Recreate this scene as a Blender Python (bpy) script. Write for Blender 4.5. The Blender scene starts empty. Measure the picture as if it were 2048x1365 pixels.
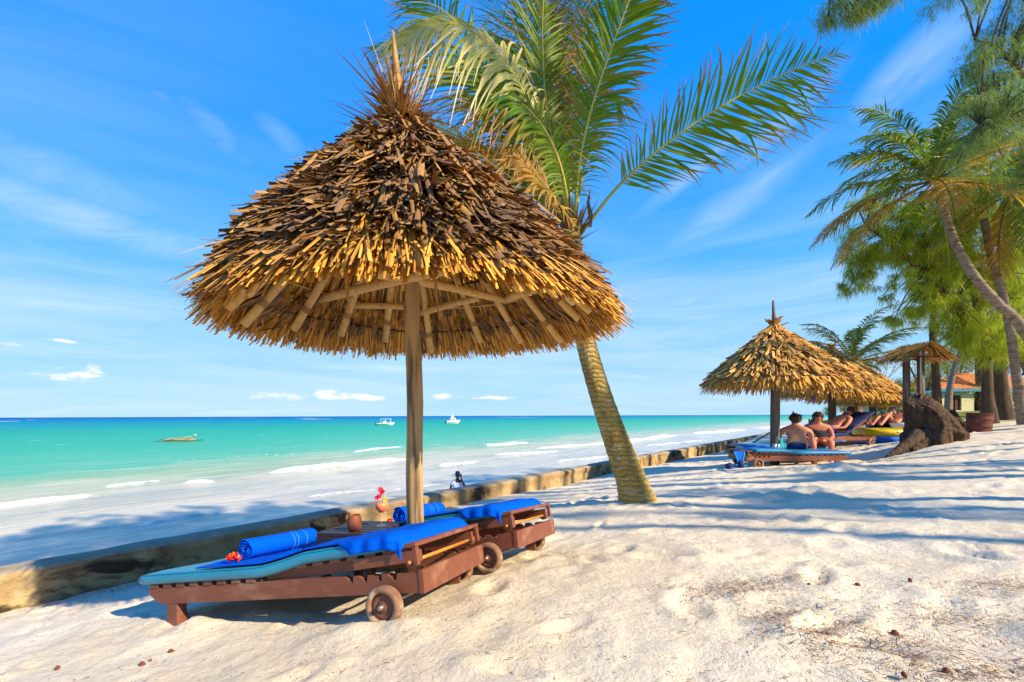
import bpy, math, random
import numpy as np
from mathutils import Vector, Matrix, Euler
random.seed(7); rng = np.random.default_rng(7)
PI = math.pi
S = bpy.context.scene
COL = S.collection
# ------------------------------------------------------------------ camera
CZ = 4.0                       # camera height over the sea (z = 0)
F = 910.0; HY = 831.7
ROLL = math.radians(0.2)
right = Vector((1, 0, 0)); up = Vector((0, 0, 1)); fwd = Vector((0, 1, 0))
xc = right * math.cos(ROLL) - up * math.sin(ROLL); yc = right * math.sin(ROLL) + up * math.cos(ROLL)
cam = bpy.data.cameras.new('camera'); cam.sensor_width = 36; cam.lens = F / 2048 * 36; cam.shift_y = (HY - 682.5) / 2048   # level camera, frame shifted upwards
cam.clip_start = 0.05; cam.clip_end = 20000
camo = bpy.data.objects.new('camera', cam); COL.objects.link(camo)
m = Matrix.Identity(4)
for i in range(3):
    m[i][0] = xc[i]; m[i][1] = yc[i]; m[i][2] = -fwd[i]
m[2][3] = CZ
camo.matrix_world = m; S.camera = camo
S.view_settings.view_transform = 'Standard'; S.view_settings.look = 'None'
S.view_settings.exposure = 0.8; S.view_settings.gamma = 1.0
S.cycles.max_bounces = 8; S.cycles.diffuse_bounces = 4; S.cycles.transparent_max_bounces = 12

def ray(px, py):
    a = (px - 1024) / F; b = -(py - HY) / F
    c, s = math.cos(ROLL), math.sin(ROLL)
    a, b = a * c + b * s, -a * s + b * c
    return Vector((a, 1.0, b))
def P(px, py, Y):              # a point seen at (px, py) of the photo at forward distance Y
    r = ray(px, py) * Y; return Vector((r.x, r.y, r.z + CZ))
# ------------------------------------------------------------------ light
SUN_AZ = Vector((0.85, -0.527)); SUN_EL = math.radians(34)
sd = Vector((SUN_AZ.x * math.cos(SUN_EL), SUN_AZ.y * math.cos(SUN_EL), math.sin(SUN_EL))).normalized()
sun = bpy.data.lights.new('sun', 'SUN'); sun.energy = 4.8; sun.angle = math.radians(0.6); sun.color = (1.0, 0.86, 0.62)
suno = bpy.data.objects.new('sun', sun); COL.objects.link(suno)
suno.rotation_euler = sd.to_track_quat('Z', 'Y').to_euler()

def N(nt, t, x=None, **kw):
    n = nt.nodes.new(t)
    for k, v in kw.items():
        if k.startswith('i_'):
            key = k[2:]
            n.inputs[int(key) if key.isdigit() else key.replace('_', ' ')].default_value = v
        else: setattr(n, k, v)
    return n
def math_(nt, op, a, b=None, c=None, clamp=False):
    n = nt.nodes.new('ShaderNodeMath'); n.operation = op; n.use_clamp = clamp
    for i, v in enumerate((a, b, c)):
        if v is None: continue
        if isinstance(v, (int, float)): n.inputs[i].default_value = v
        else: nt.links.new(v, n.inputs[i])
    return n.outputs[0]
def ramp(nt, fac, stops, interp='LINEAR'):
    r = nt.nodes.new('ShaderNodeValToRGB'); r.color_ramp.interpolation = interp
    e = r.color_ramp.elements
    while len(e) > 1: e.remove(e[-1])
    e[0].position = stops[0][0]; c = stops[0][1]; e[0].color = (*c, 1) if len(c) == 3 else c
    for p, c in stops[1:]:
        q = e.new(p); q.color = (*c, 1) if len(c) == 3 else c
    nt.links.new(fac, r.inputs[0]); return r.outputs[0]
def g3(v): return (v, v, v)
def mixc(nt, fac, a, b, mode='MIX'):
    n = nt.nodes.new('ShaderNodeMix'); n.data_type = 'RGBA'; n.blend_type = mode; n.clamp_factor = True
    for i, v in ((0, fac), (6, a), (7, b)):
        if isinstance(v, (int, float)): n.inputs[i].default_value = v
        elif isinstance(v, tuple): n.inputs[i].default_value = (*v, 1) if len(v) == 3 else v
        else: nt.links.new(v, n.inputs[i])
    return n.outputs[2]
def noise(nt, vec, scale, detail=5, rough=.55, dist=0.0):
    n = N(nt, 'ShaderNodeTexNoise'); n.inputs['Scale'].default_value = scale; n.inputs['Detail'].default_value = detail
    n.inputs['Roughness'].default_value = rough; n.inputs['Distortion'].default_value = dist
    nt.links.new(vec, n.inputs['Vector']); return n.outputs['Fac']
def comb(nt, x, y, z):
    n = nt.nodes.new('ShaderNodeCombineXYZ')
    for i, v in enumerate((x, y, z)):
        if isinstance(v, (int, float)): n.inputs[i].default_value = v
        else: nt.links.new(v, n.inputs[i])
    return n.outputs[0]

W = bpy.data.worlds.new('World'); S.world = W; W.use_nodes = True
nt = W.node_tree; nt.nodes.clear()
sky = N(nt, 'ShaderNodeTexSky'); sky.sky_type = 'NISHITA'; sky.sun_disc = False
sky.sun_elevation = SUN_EL; sky.sun_rotation = math.atan2(sd.x, sd.y)
sky.altitude = 0; sky.air_density = 1.0; sky.dust_density = 0.4; sky.ozone_density = 3.0
tc = N(nt, 'ShaderNodeTexCoord'); sp = N(nt, 'ShaderNodeSeparateXYZ'); nt.links.new(tc.outputs['Generated'], sp.inputs[0])
X, Y, Z = sp.outputs
hs = N(nt, 'ShaderNodeHueSaturation'); hs.inputs['Saturation'].default_value = 1.22; hs.inputs['Value'].default_value = 1.0
nt.links.new(sky.outputs[0], hs.inputs['Color'])
# deep azure overhead, paler towards the sea
tint = ramp(nt, Z, [(0, (1.0, 1.10, 1.16)), (.10, (.98, 1.14, 1.2)), (.3, (.66, 1.08, 1.30)), (.55, (.30, .92, 1.45)), (1, (.3, .85, 1.35))])
air = ramp(nt, Z, [(0, (3.3, 5.4, 7.3)), (.06, (2.7, 5.0, 7.4)), (.16, (1.9, 4.5, 7.3)), (.3, (.8, 3.6, 7.6)), (.5, (.06, 2.4, 7.8)), (.75, (.02, 2.1, 8.0)), (1, (.02, 1.8, 7.2))])
base = mixc(nt, .92, mixc(nt, 1.0, hs.outputs[0], tint, 'MULTIPLY'), air)
# high thin cirrus: noise on the plane of the cloud layer
zz = math_(nt, 'ADD', Z, .12)
cx = math_(nt, 'DIVIDE', X, zz); cy = math_(nt, 'DIVIDE', Y, zz)
# rotate so the streaks run obliquely
rx = math_(nt, 'ADD', math_(nt, 'MULTIPLY', cx, .92), math_(nt, 'MULTIPLY', cy, .38))
ry = math_(nt, 'ADD', math_(nt, 'MULTIPLY', cx, -.38), math_(nt, 'MULTIPLY', cy, .92))
v = comb(nt, math_(nt, 'MULTIPLY', rx, .55), math_(nt, 'MULTIPLY', ry, 1.25), 3.3)
n1 = noise(nt, v, .8, 9, .55, .7); n2 = noise(nt, comb(nt, math_(nt, 'MULTIPLY', rx, .5), math_(nt, 'MULTIPLY', ry, .5), 9.1), .9, 3, .5)
c1 = math_(nt, 'MULTIPLY', ramp(nt, n1, [(.44, g3(0)), (.78, g3(1))]), ramp(nt, n2, [(.40, g3(.05)), (.62, g3(1))]))
c1 = math_(nt, 'MULTIPLY', c1, ramp(nt, Z, [(0, g3(1.0)), (.3, g3(.95)), (.6, g3(.55)), (1, g3(.3))]))
# low veil near the horizon
az = math_(nt, 'ARCTAN2', X, Y)
v2 = comb(nt, math_(nt, 'MULTIPLY', az, 1.6), math_(nt, 'MULTIPLY', Z, 17), 1.7)
n3 = noise(nt, v2, 1.1, 8, .55, .6)
veil = math_(nt, 'MULTIPLY', ramp(nt, n3, [(.38, g3(0)), (.66, g3(1))]), ramp(nt, Z, [(0, g3(.35)), (.04, g3(.6)), (.2, g3(.55)), (.4, g3(.15)), (.6, g3(0))]))
# small cumulus bank low over the sea
n4 = noise(nt, comb(nt, math_(nt, 'MULTIPLY', az, 9), math_(nt, 'MULTIPLY', Z, 26), 5), 2.4, 9, .62)
zn = math_(nt, 'ADD', Z, math_(nt, 'MULTIPLY', math_(nt, 'SUBTRACT', n4, .5), -.05))
band = ramp(nt, zn, [(.024, g3(0)), (.028, g3(1)), (.034, g3(.75)), (.052, g3(0))])
def lump(a0, z0, wa, wz):      # one cloud of the bank, at azimuth a0 and height z0
    da = math_(nt, 'DIVIDE', math_(nt, 'SUBTRACT', az, a0), wa)
    dz = math_(nt, 'DIVIDE', math_(nt, 'SUBTRACT', Z, z0), wz)
    d = math_(nt, 'ADD', math_(nt, 'MULTIPLY', da, da), math_(nt, 'MULTIPLY', dz, dz))
    return math_(nt, 'SUBTRACT', 1.0, d)
def lumps(lst):
    out = None
    for l in lst:
        q = lump(*l); out = q if out is None else math_(nt, 'MAXIMUM', out, q)
    return out
def pz(px, py): r = ray(px, py).normalized(); return math.atan2(r.x, r.y), r.z
def LP(px, py, wpx, hpx): a, z = pz(px, py); a2, _ = pz(px + wpx, py); _, z2 = pz(px, py - hpx); return a, z, abs(a2 - a), abs(z2 - z)
sh = lumps([LP(155, 748, 62, 17), LP(130, 752, 70, 10), LP(185, 742, 26, 14), LP(25, 690, 34, 5), LP(120, 682, 34, 4), LP(545, 793, 44, 9), LP(590, 796, 30, 8), LP(655, 790, 30, 11), LP(690, 792, 48, 9), LP(740, 797, 40, 5), LP(885, 792, 22, 7), LP(960, 796, 60, 4)])
# drawn-out cirrus streaks, each a soft slanted lens broken up by noise
def streak(px, py, wpx, hpx, sl, k):
    a, z, wa, wz = LP(px, py, wpx, hpx); da = math_(nt, 'SUBTRACT', az, a)
    dz = math_(nt, 'SUBTRACT', math_(nt, 'SUBTRACT', Z, z), math_(nt, 'MULTIPLY', da, sl)); da = math_(nt, 'DIVIDE', da, wa); dz = math_(nt, 'DIVIDE', dz, wz)
    q = math_(nt, 'SUBTRACT', 1.0, math_(nt, 'ADD', math_(nt, 'MULTIPLY', da, da), math_(nt, 'MULTIPLY', dz, dz)), clamp=True); return math_(nt, 'MULTIPLY', math_(nt, 'MULTIPLY', q, q), k)
n5 = noise(nt, comb(nt, math_(nt, 'MULTIPLY', math_(nt, 'ADD', az, math_(nt, 'MULTIPLY', Z, -.8)), 5), math_(nt, 'MULTIPLY', math_(nt, 'ADD', Z, math_(nt, 'MULTIPLY', az, -.15)), 14), 2.0), 1.3, 9, .62, .8)
cir = None
for s_ in ((150, 430, 380, 60, -.12, 1.0), (60, 330, 420, 90, -.15, .55), (180, 620, 420, 45, .02, .95), (200, 660, 300, 26, .02, .8), (420, 250, 120, 60, -.5, .6), (560, 270, 90, 50, -.4, .5), (330, 200, 60, 30, -.3, .5), (1480, 400, 260, 70, .45, .75), (1400, 330, 220, 36, .5, .75), (1560, 250, 200, 60, .5, .6),
           (1840, 130, 230, 100, .35, 1.1), (1640, 560, 330, 70, .1, .7), (1330, 600, 260, 40, .05, .8), (1300, 680, 300, 40, .02, .8), (700, 760, 700, 40, 0, .55), (1550, 700, 400, 50, 0, .6)):
    q = streak(*s_); cir = q if cir is None else math_(nt, 'MAXIMUM', cir, q)
cir = math_(nt, 'MULTIPLY', cir, ramp(nt, n5, [(.30, g3(.15)), (.70, g3(1))]))
cum = ramp(nt, math_(nt, 'ADD', sh, math_(nt, 'MULTIPLY', math_(nt, 'SUBTRACT', n4, .50), 6.5)), [(.05, g3(0)), (.9, g3(.55)), (1.0, g3(.9))])
# far-right patch of brighter thin cloud
cl = math_(nt, 'MAXIMUM', math_(nt, 'MULTIPLY', c1, .8), math_(nt, 'MULTIPLY', veil, .75)); cl = math_(nt, 'MAXIMUM', cl, math_(nt, 'MULTIPLY', cir, .62))
cw = ramp(nt, Z, [(0, (5.6, 6.7, 7.5)), (.2, (5.6, 6.7, 7.5)), (.6, (3.8, 5.4, 7.4))])
c2 = mixc(nt, cl, base, cw)
c3 = mixc(nt, cum, c2, (7.3, 7.4, 7.6))
bg = N(nt, 'ShaderNodeBackground'); bg.inputs[1].default_value = 0.084
nt.links.new(c3, bg.inputs[0]); out = N(nt, 'ShaderNodeOutputWorld'); nt.links.new(bg.outputs[0], out.inputs[0])

# ------------------------------------------------------------------ object helpers
def link(o, parent=None):
    COL.objects.link(o)
    if parent is not None: o.parent = parent
    return o
def tag(o, label=None, cat=None, group=None, kind=None):
    if label: o['label'] = label
    if cat: o['category'] = cat
    if group: o['group'] = group
    if kind: o['kind'] = kind
    return o
def empty(name, loc=(0, 0, 0), label=None, cat=None, group=None, mat4=None):
    o = bpy.data.objects.new(name, None); o.empty_display_size = .2; link(o)
    if mat4 is not None: o.matrix_world = mat4
    else: o.location = loc
    return tag(o, label, cat, group)
def kids(o): return [c for c in COL.objects if c.parent == o]
def copy_tree(o, parent=None, label=None):
    c = o.copy(); COL.objects.link(c); c.parent = parent
    if label: c['label'] = label
    for ch in kids(o): copy_tree(ch, c)
    return c
def rawmesh(name, V, Fc, mat, parent=None, smooth=False, bevel=0, loc=None):
    me = bpy.data.meshes.new(name); me.from_pydata([tuple(map(float, v)) for v in V], [], [tuple(map(int, f)) for f in Fc])
    if smooth: me.shade_smooth()
    me.materials.append(mat); me.update()
    o = bpy.data.objects.new(name, me); link(o, parent)
    if bevel:
        b = o.modifiers.new('bevel', 'BEVEL'); b.width = bevel; b.segments = 2; b.limit_method = 'ANGLE'; b.angle_limit = math.radians(35)
    if loc is not None: o.location = loc
    return o
def quadmesh(name, V, Q, mat, parent=None, smooth=False, attrs=None):
    V = np.asarray(V, np.float32); Q = np.asarray(Q, np.int32)
    me = bpy.data.meshes.new(name); me.vertices.add(len(V)); me.vertices.foreach_set('co', V.ravel())
    nq = len(Q); me.loops.add(nq * 4); me.loops.foreach_set('vertex_index', Q.ravel())
    me.polygons.add(nq); me.polygons.foreach_set('loop_start', np.arange(nq, dtype=np.int32) * 4)
    me.polygons.foreach_set('loop_total', np.full(nq, 4, np.int32))
    me.update(calc_edges=True)
    if smooth: me.shade_smooth()
    for k, a in (attrs or {}).items():
        at = me.attributes.new(k, 'FLOAT', 'POINT'); at.data.foreach_set('value', np.asarray(a, np.float32))
    me.materials.append(mat); me.validate()
    o = bpy.data.objects.new(name, me); return link(o, parent)
class MB:
    def __init__(s): s.v = []; s.f = []
    def add(s, vs, fs):
        o = len(s.v); s.v += [tuple(v) for v in vs]; s.f += [tuple(i + o for i in f) for f in fs]; return s
    def box(s, lo, hi, M=None):
        x0, y0, z0 = lo; x1, y1, z1 = hi
        vs = [Vector(p) for p in ((x0, y0, z0), (x1, y0, z0), (x1, y1, z0), (x0, y1, z0), (x0, y0, z1), (x1, y0, z1), (x1, y1, z1), (x0, y1, z1))]
        if M is not None: vs = [M @ v for v in vs]
        return s.add(vs, [(0, 3, 2, 1), (4, 5, 6, 7), (0, 1, 5, 4), (1, 2, 6, 5), (2, 3, 7, 6), (3, 0, 4, 7)])
    def prism(s, outline, y0, y1, M=None):      # outline in x,z; extruded along y
        n = len(outline); vs = [Vector((x, y0, z)) for x, z in outline] + [Vector((x, y1, z)) for x, z in outline]
        if M is not None: vs = [M @ v for v in vs]
        return s.add(vs, [tuple(range(n)), tuple(range(2 * n - 1, n - 1, -1))] + [(i, i + n, (i + 1) % n + n, (i + 1) % n) for i in range(n)])
    def tube(s, pts, rad, n=10, cap=True, wob=0):
        pts = [Vector(p) for p in pts]
        if isinstance(rad, (int, float)): rad = [rad] * len(pts)
        t = (pts[1] - pts[0]).normalized(); a = t.orthogonal().normalized(); vs = []
        for i, p in enumerate(pts):
            t = (pts[min(i + 1, len(pts) - 1)] - pts[max(i - 1, 0)]).normalized()
            a = (a - t * a.dot(t)).normalized(); b = t.cross(a)
            for k in range(n):
                an = 2 * PI * k / n; r = rad[i] * (1 + (random.uniform(-wob, wob) if wob else 0))
                vs.append(p + (a * math.cos(an) + b * math.sin(an)) * r)
        fs = [(i * n + k, i * n + (k + 1) % n, (i + 1) * n + (k + 1) % n, (i + 1) * n + k) for i in range(len(pts) - 1) for k in range(n)]
        if cap: fs += [tuple(range(n - 1, -1, -1)), tuple((len(pts) - 1) * n + k for k in range(n))]
        return s.add(vs, fs)
    def lathe(s, prof, n=20, M=None, closed=False):
        vs = []
        for r, z in prof:
            for k in range(n):
                an = 2 * PI * k / n; vs.append(Vector((r * math.cos(an), r * math.sin(an), z)))
        if M is not None: vs = [M @ v for v in vs]
        L = len(prof); rngs = range(L if closed else L - 1)
        fs = [(i * n + k, i * n + (k + 1) % n, ((i + 1) % L) * n + (k + 1) % n, ((i + 1) % L) * n + k) for i in rngs for k in range(n)]
        return s.add(vs, fs)
    def ball(s, c, r, M=None, seg=10, ring=7):
        r = (r, r, r) if isinstance(r, (int, float)) else r
        prof = [(math.sin(PI * i / ring), -math.cos(PI * i / ring)) for i in range(ring + 1)]
        T = Matrix.Translation(c) @ (M if M is not None else Matrix.Identity(4)) @ Matrix.Diagonal((r[0], r[1], r[2], 1))
        return s.lathe([(max(a, 1e-3), b) for a, b in prof], seg, T)
    def build(s, name, mat, parent=None, smooth=False, bevel=0): return rawmesh(name, s.v, s.f, mat, parent, smooth, bevel)
def obx(lo, hi): return MB().box(lo, hi)
def catmull(pts, n):
    pts = [Vector(p) for p in pts]; out = []
    q = [pts[0] * 2 - pts[1]] + pts + [pts[-1] * 2 - pts[-2]]
    m_ = len(pts) - 1
    for j in range(n + 1):
        t = j / n * m_; i = min(int(t), m_ - 1); u = t - i
        a, b, c, d = q[i:i + 4]
        out.append(0.5 * ((2 * b) + (c - a) * u + (2 * a - 5 * b + 4 * c - d) * u * u + (3 * b - a - 3 * c + d) * u ** 3))
    return out
def strips(paths, side, width, fold=0.0, nrm=None):
    """paths N,K,3; side N,3 or N,K,3; width N,K -> V,Q. fold>0 gives a V cross-section."""
    paths = np.asarray(paths, float); Nn, K = paths.shape[:2]
    side = np.asarray(side, float)
    if side.ndim == 2: side = np.repeat(side[:, None, :], K, 1)
    width = np.asarray(width, float); w = width[:, :, None] * .5
    if fold:
        if nrm is None:
            tg = np.gradient(paths, axis=1); nrm = np.cross(tg, side); nrm /= np.linalg.norm(nrm, axis=2, keepdims=True) + 1e-9
        V = np.stack([paths - side * w, paths + nrm * w * fold, paths + side * w], 2); C = 3
    else:
        V = np.stack([paths - side * w, paths + side * w], 2); C = 2
    idx = np.arange(Nn * K * C).reshape(Nn, K, C)
    Q = np.stack([idx[:, :-1, :-1], idx[:, :-1, 1:], idx[:, 1:, 1:], idx[:, 1:, :-1]], -1).reshape(-1, 4)
    return V.reshape(-1, 3), Q
class Bag:
    def __init__(s): s.V = []; s.Q = []; s.n = 0; s.A = []
    def add(s, V, Q, a=None):
        s.V.append(V); s.Q.append(Q + s.n); s.n += len(V)
        if a is not None: s.A.append(a)
    def build(s, name, mat, parent=None, smooth=False):
        at = {'tip': np.concatenate(s.A)} if s.A else None
        return quadmesh(name, np.concatenate(s.V), np.concatenate(s.Q), mat, parent, smooth, at)
def unit(a): return a / (np.linalg.norm(a, axis=-1, keepdims=True) + 1e-9)

# ------------------------------------------------------------------ materials
def newmat(name):
    m_ = bpy.data.materials.new(name); m_.use_nodes = True; nt = m_.node_tree
    b = nt.nodes['Principled BSDF']; tc = N(nt, 'ShaderNodeTexCoord'); return m_, nt, b, tc.outputs['Object']
def stretch(nt, vec, s):
    mp = N(nt, 'ShaderNodeMapping'); mp.inputs['Scale'].default_value = s; nt.links.new(vec, mp.inputs['Vector']); return mp.outputs[0]
def bump(nt, b, h, strength=.4, dist=.01):
    n = N(nt, 'ShaderNodeBump'); n.inputs['Strength'].default_value = strength; n.inputs['Distance'].default_value = dist
    nt.links.new(h, n.inputs['Height']); nt.links.new(n.outputs[0], b.inputs['Normal']); return n
def island(nt):
    g = N(nt, 'ShaderNodeNewGeometry'); return g.outputs['Random Per Island']
def mat(name, ca, cb=None, scale=6, rough=.6, bs=0, bd=.004, st=(1, 1, 1), rnd=None, spec=.3, detail=6, c3=None, s3=2.0, t3=(.5, .62), sheen=0, coat=0, metal=0):
    m_, nt, b, vec = newmat(name); vec = stretch(nt, vec, st)
    n = noise(nt, vec, scale, detail)
    c = ramp(nt, n, [(.3, ca), (.7, cb or ca)])
    if rnd:
        c = mixc(nt, ramp(nt, island(nt), [(0, g3(0)), (1, g3(1))]), c, mixc(nt, 1.0, c, rnd, 'MULTIPLY'))
    if c3: c = mixc(nt, ramp(nt, noise(nt, vec, s3, 7, .65), [(t3[0], g3(0)), (t3[1], g3(1))]), c, c3)
    nt.links.new(c, b.inputs['Base Color']); b.inputs['Roughness'].default_value = rough
    b.inputs['Specular IOR Level'].default_value = spec; b.inputs['Metallic'].default_value = metal
    if sheen: b.inputs['Sheen Weight'].default_value = sheen
    if coat: b.inputs['Coat Weight'].default_value = coat
    if bs: bump(nt, b, n, bs, bd)
    return m_
def leafmat(name, ca, cb, tipc=None, tipr=(.75, 1.0), trans=.35, rough=.5, dead=None, deadfrac=.0, spec=.3):
    """foliage: tone differs leaf by leaf, tips may be dry"""
    m_, nt, b, vec = newmat(name)
    r = island(nt); c = mixc(nt, r, ca, cb)
    n = noise(nt, vec, 1.3, 3)
    c = mixc(nt, ramp(nt, n, [(.35, g3(0)), (.65, g3(.55))]), c, cb)
    if dead: c = mixc(nt, ramp(nt, r, [(1 - deadfrac, g3(0)), (min(1, 1 - deadfrac + .05), g3(1))]), c, dead)
    if tipc:
        at = N(nt, 'ShaderNodeAttribute'); at.attribute_name = 'tip'
        t = math_(nt, 'ADD', at.outputs['Fac'], math_(nt, 'MULTIPLY', math_(nt, 'SUBTRACT', r, .5), .5))
        c = mixc(nt, ramp(nt, t, [(tipr[0], g3(0)), (tipr[1], g3(1))]), c, tipc)
    nt.links.new(c, b.inputs['Base Color']); b.inputs['Roughness'].default_value = rough; b.inputs['Specular IOR Level'].default_value = spec
    tr = N(nt, 'ShaderNodeBsdfTranslucent'); nt.links.new(mixc(nt, 1.0, c, (1.5, 1.5, .7), 'MULTIPLY'), tr.inputs[0])
    mx = N(nt, 'ShaderNodeMixShader'); mx.inputs[0].default_value = trans
    nt.links.new(b.outputs[0], mx.inputs[1]); nt.links.new(tr.outputs[0], mx.inputs[2])
    nt.links.new(mx.outputs[0], nt.nodes['Material Output'].inputs[0]); return m_
M = {}
M['thatch'] = mat('thatch', (.70, .37, .07), (.40, .19, .04), 9, .6, .3, .004, rnd=(.14, .12, .15), spec=.25, c3=(.20, .115, .06), s3=3.2, t3=(.36, .64))
M['thatch_top'] = mat('thatch_top', (.62, .38, .13), (.34, .18, .06), 9, .65, rnd=(.5, .42, .38), spec=.2)
M['thatch_far'] = mat('thatch_far', (.86, .52, .14), (.60, .32, .07), 9, .6, rnd=(.62, .48, .40), spec=.2)
M['straw'] = mat('straw', (.92, .50, .08), (.74, .35, .05), 9, .55, rnd=(.5, .42, .35), spec=.25)
M['log'] = mat('log', (.78, .48, .15), (.58, .33, .09), 30, .7, .4, .003, st=(1, 1, 1), c3=(.20, .11, .05), s3=8, t3=(.6, .75))
M['pole'] = mat('pole', (.50, .32, .13), (.36, .22, .09), 26, .75, .6, .004, st=(1, 1, .06), c3=(.13, .08, .05), s3=24, t3=(.50, .62))
M['greypole'] = mat('greypole', (.20, .15, .11), (.10, .075, .06), 22, .8, .6, .006, st=(1, 1, .12), spec=.15)
M['brownpaint'] = mat('brownpaint', (.21, .068, .038), (.155, .048, .028), 7, .42, .2, .002, st=(.35, 1, 1), c3=(.34, .16, .095), s3=7, t3=(.50, .74), spec=.3)
M['rod'] = mat('rod', (.62, .27, .04), (.40, .16, .03), 20, .45)
M['tyre'] = mat('tyre', (.19, .09, .055), (.29, .17, .10), 14, .9, .6, .004, c3=(.58, .46, .32), s3=9, t3=(.50, .64))
M['rim'] = mat('rim', (.19, .075, .045), (.13, .05, .032), 10, .6, .3, .002)
M['steel'] = mat('steel', (.5, .42, .36), (.25, .16, .1), 30, .4, metal=.6)
M['vinyl'] = mat('vinyl', (.01, .20, .32), (.02, .27, .40), 3, .30, .12, .004, spec=.5, c3=(.01, .17, .25), s3=2.2, t3=(.5, .7))
M['vinyl_blue'] = mat('vinyl_blue', (.006, .18, .42), (.01, .22, .46), 3, .35, spec=.4)
M['towel'] = mat('towel', (.0, .065, .50), (.0, .115, .70), 140, .95, .8, .004, spec=.05)
M['towel_line'] = mat('towel_line', (.02, .18, .80), (.03, .22, .85), 80, .9)
M['petal'] = mat('petal', (.85, .05, .01), (.75, .02, .01), 30, .5, rnd=(1.0, .45, .3))
M['petal_pink'] = mat('petal_pink', (.80, .01, .05), (.6, .0, .03), 30, .5)
M['stamen'] = mat('stamen', (.75, .6, .1), (.5, .5, .08), 20, .5)
M['darkwood'] = mat('darkwood', (.03, .018, .018), (.055, .034, .03), 16, .5, .4, .003, st=(.2, 1, 1), spec=.4)
M['clay'] = mat('clay', (.30, .085, .04), (.13, .035, .02), 12, .6, .4, .004, c3=(.07, .025, .015), s3=9, t3=(.5, .62))
M['skin'] = mat('skin', (.62, .27, .15), (.55, .21, .11), 5, .5, spec=.35)
M['skin_red'] = mat('skin_red', (.58, .20, .12), (.50, .16, .09), 5, .5, spec=.35)
M['skin_dark'] = mat('skin_dark', (.055, .026, .016), (.04, .02, .012), 5, .45)
M['hair'] = mat('hair', (.15, .075, .035), (.06, .03, .015), 60, .6, .6, .01)
M['hair_dark'] = mat('hair_dark', (.06, .025, .015), (.10, .045, .025), 60, .6, .6, .01)
M['hair_grey'] = mat('hair_grey', (.4, .35, .3), (.3, .26, .22), 60, .6)
M['white'] = mat('white', (.78, .78, .76), (.7, .7, .7), 6, .35, spec=.5)
M['black'] = mat('black', (.02, .02, .025), (.03, .03, .035), 6, .6)
M['navy'] = mat('navy', (.008, .02, .09), (.015, .035, .14), 30, .8)
M['blue'] = mat('blue', (.005, .10, .55), (.01, .15, .62), 30, .7)
M['turq'] = mat('turq', (.02, .38, .45), (.02, .32, .40), 20, .7)
M['yellow'] = mat('yellow', (.80, .56, .01), (.75, .5, .01), 5, .35, spec=.5)
M['pink'] = mat('pink', (.75, .18, .25), (.7, .15, .2), 20, .8)
M['orange'] = mat('orange', (.75, .32, .04), (.6, .22, .03), 10, .7)
M['purple'] = mat('purple', (.10, .04, .16), (.14, .06, .2), 20, .8)
M['metal'] = mat('metal', (.55, .6, .62), (.5, .55, .58), 10, .3, metal=.8)
M['rust'] = mat('rust', (.115, .032, .022), (.16, .055, .035), 6, .8, .5, .01, c3=(.07, .025, .02), s3=4)
M['bark'] = mat('bark', (.045, .027, .018), (.125, .08, .05), 16, .9, 1.0, .05, st=(1, 1, .3), spec=.1, c3=(.24, .18, .14), s3=11, t3=(.60, .74), detail=10)
M['bark_cas'] = mat('bark_cas', (.12, .085, .06), (.055, .038, .028), 9, .9, .9, .03, st=(1, 1, .2), spec=.1)
M['limb'] = mat('limb', (.10, .07, .05), (.05, .035, .025), 9, .9)
# ------------------------------------------------------------------ the lay of the land
# coast frame: W0 on the inland top edge of the sea wall, DA along the coast, DS towards the sea
W0 = np.array([-6.40 + .792 * 4.0, 4.0]); DA = np.array([.6208, .7839]); DS = np.array([-.7839, .6208])
def rel(px, py, Yd): r = ray(px, py) * Yd; return (r.x, r.y, r.z)
R1 = Matrix(((.938, .329, 0), (-.314, .940, 0), (.148, -.09, 0))).to_4x4()
_x = Vector((.939, -.306, .155)).normalized(); _y = Vector((.323, .941, -.102)); _y = (_y - _x * _x.dot(_y)).normalized(); _z = _x.cross(_y)
R1 = Matrix(((_x.x, _y.x, _z.x), (_x.y, _y.y, _z.y), (_x.z, _y.z, _z.z))).to_4x4()
R2 = Matrix.Rotation(math.radians(-5), 4, 'Z') @ R1
L1 = Matrix.Translation((-.446, 2.183, -.849 + CZ)) @ R1
_p2 = ray(1029, 1097) * 2.95
L2 = Matrix.Translation((_p2.x, _p2.y, _p2.z + CZ)) @ R2
ctrl = []
for Lm in (L1, L2):
    for l in ((-.17, -.05, -.125), (-1.62, .02, -.115), (-.17, .79, -.125), (-1.62, .72, -.115), (-.9, .37, -.13)):
        q = Lm @ Vector(l); ctrl.append((q.x, q.y, q.z - CZ))
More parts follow.
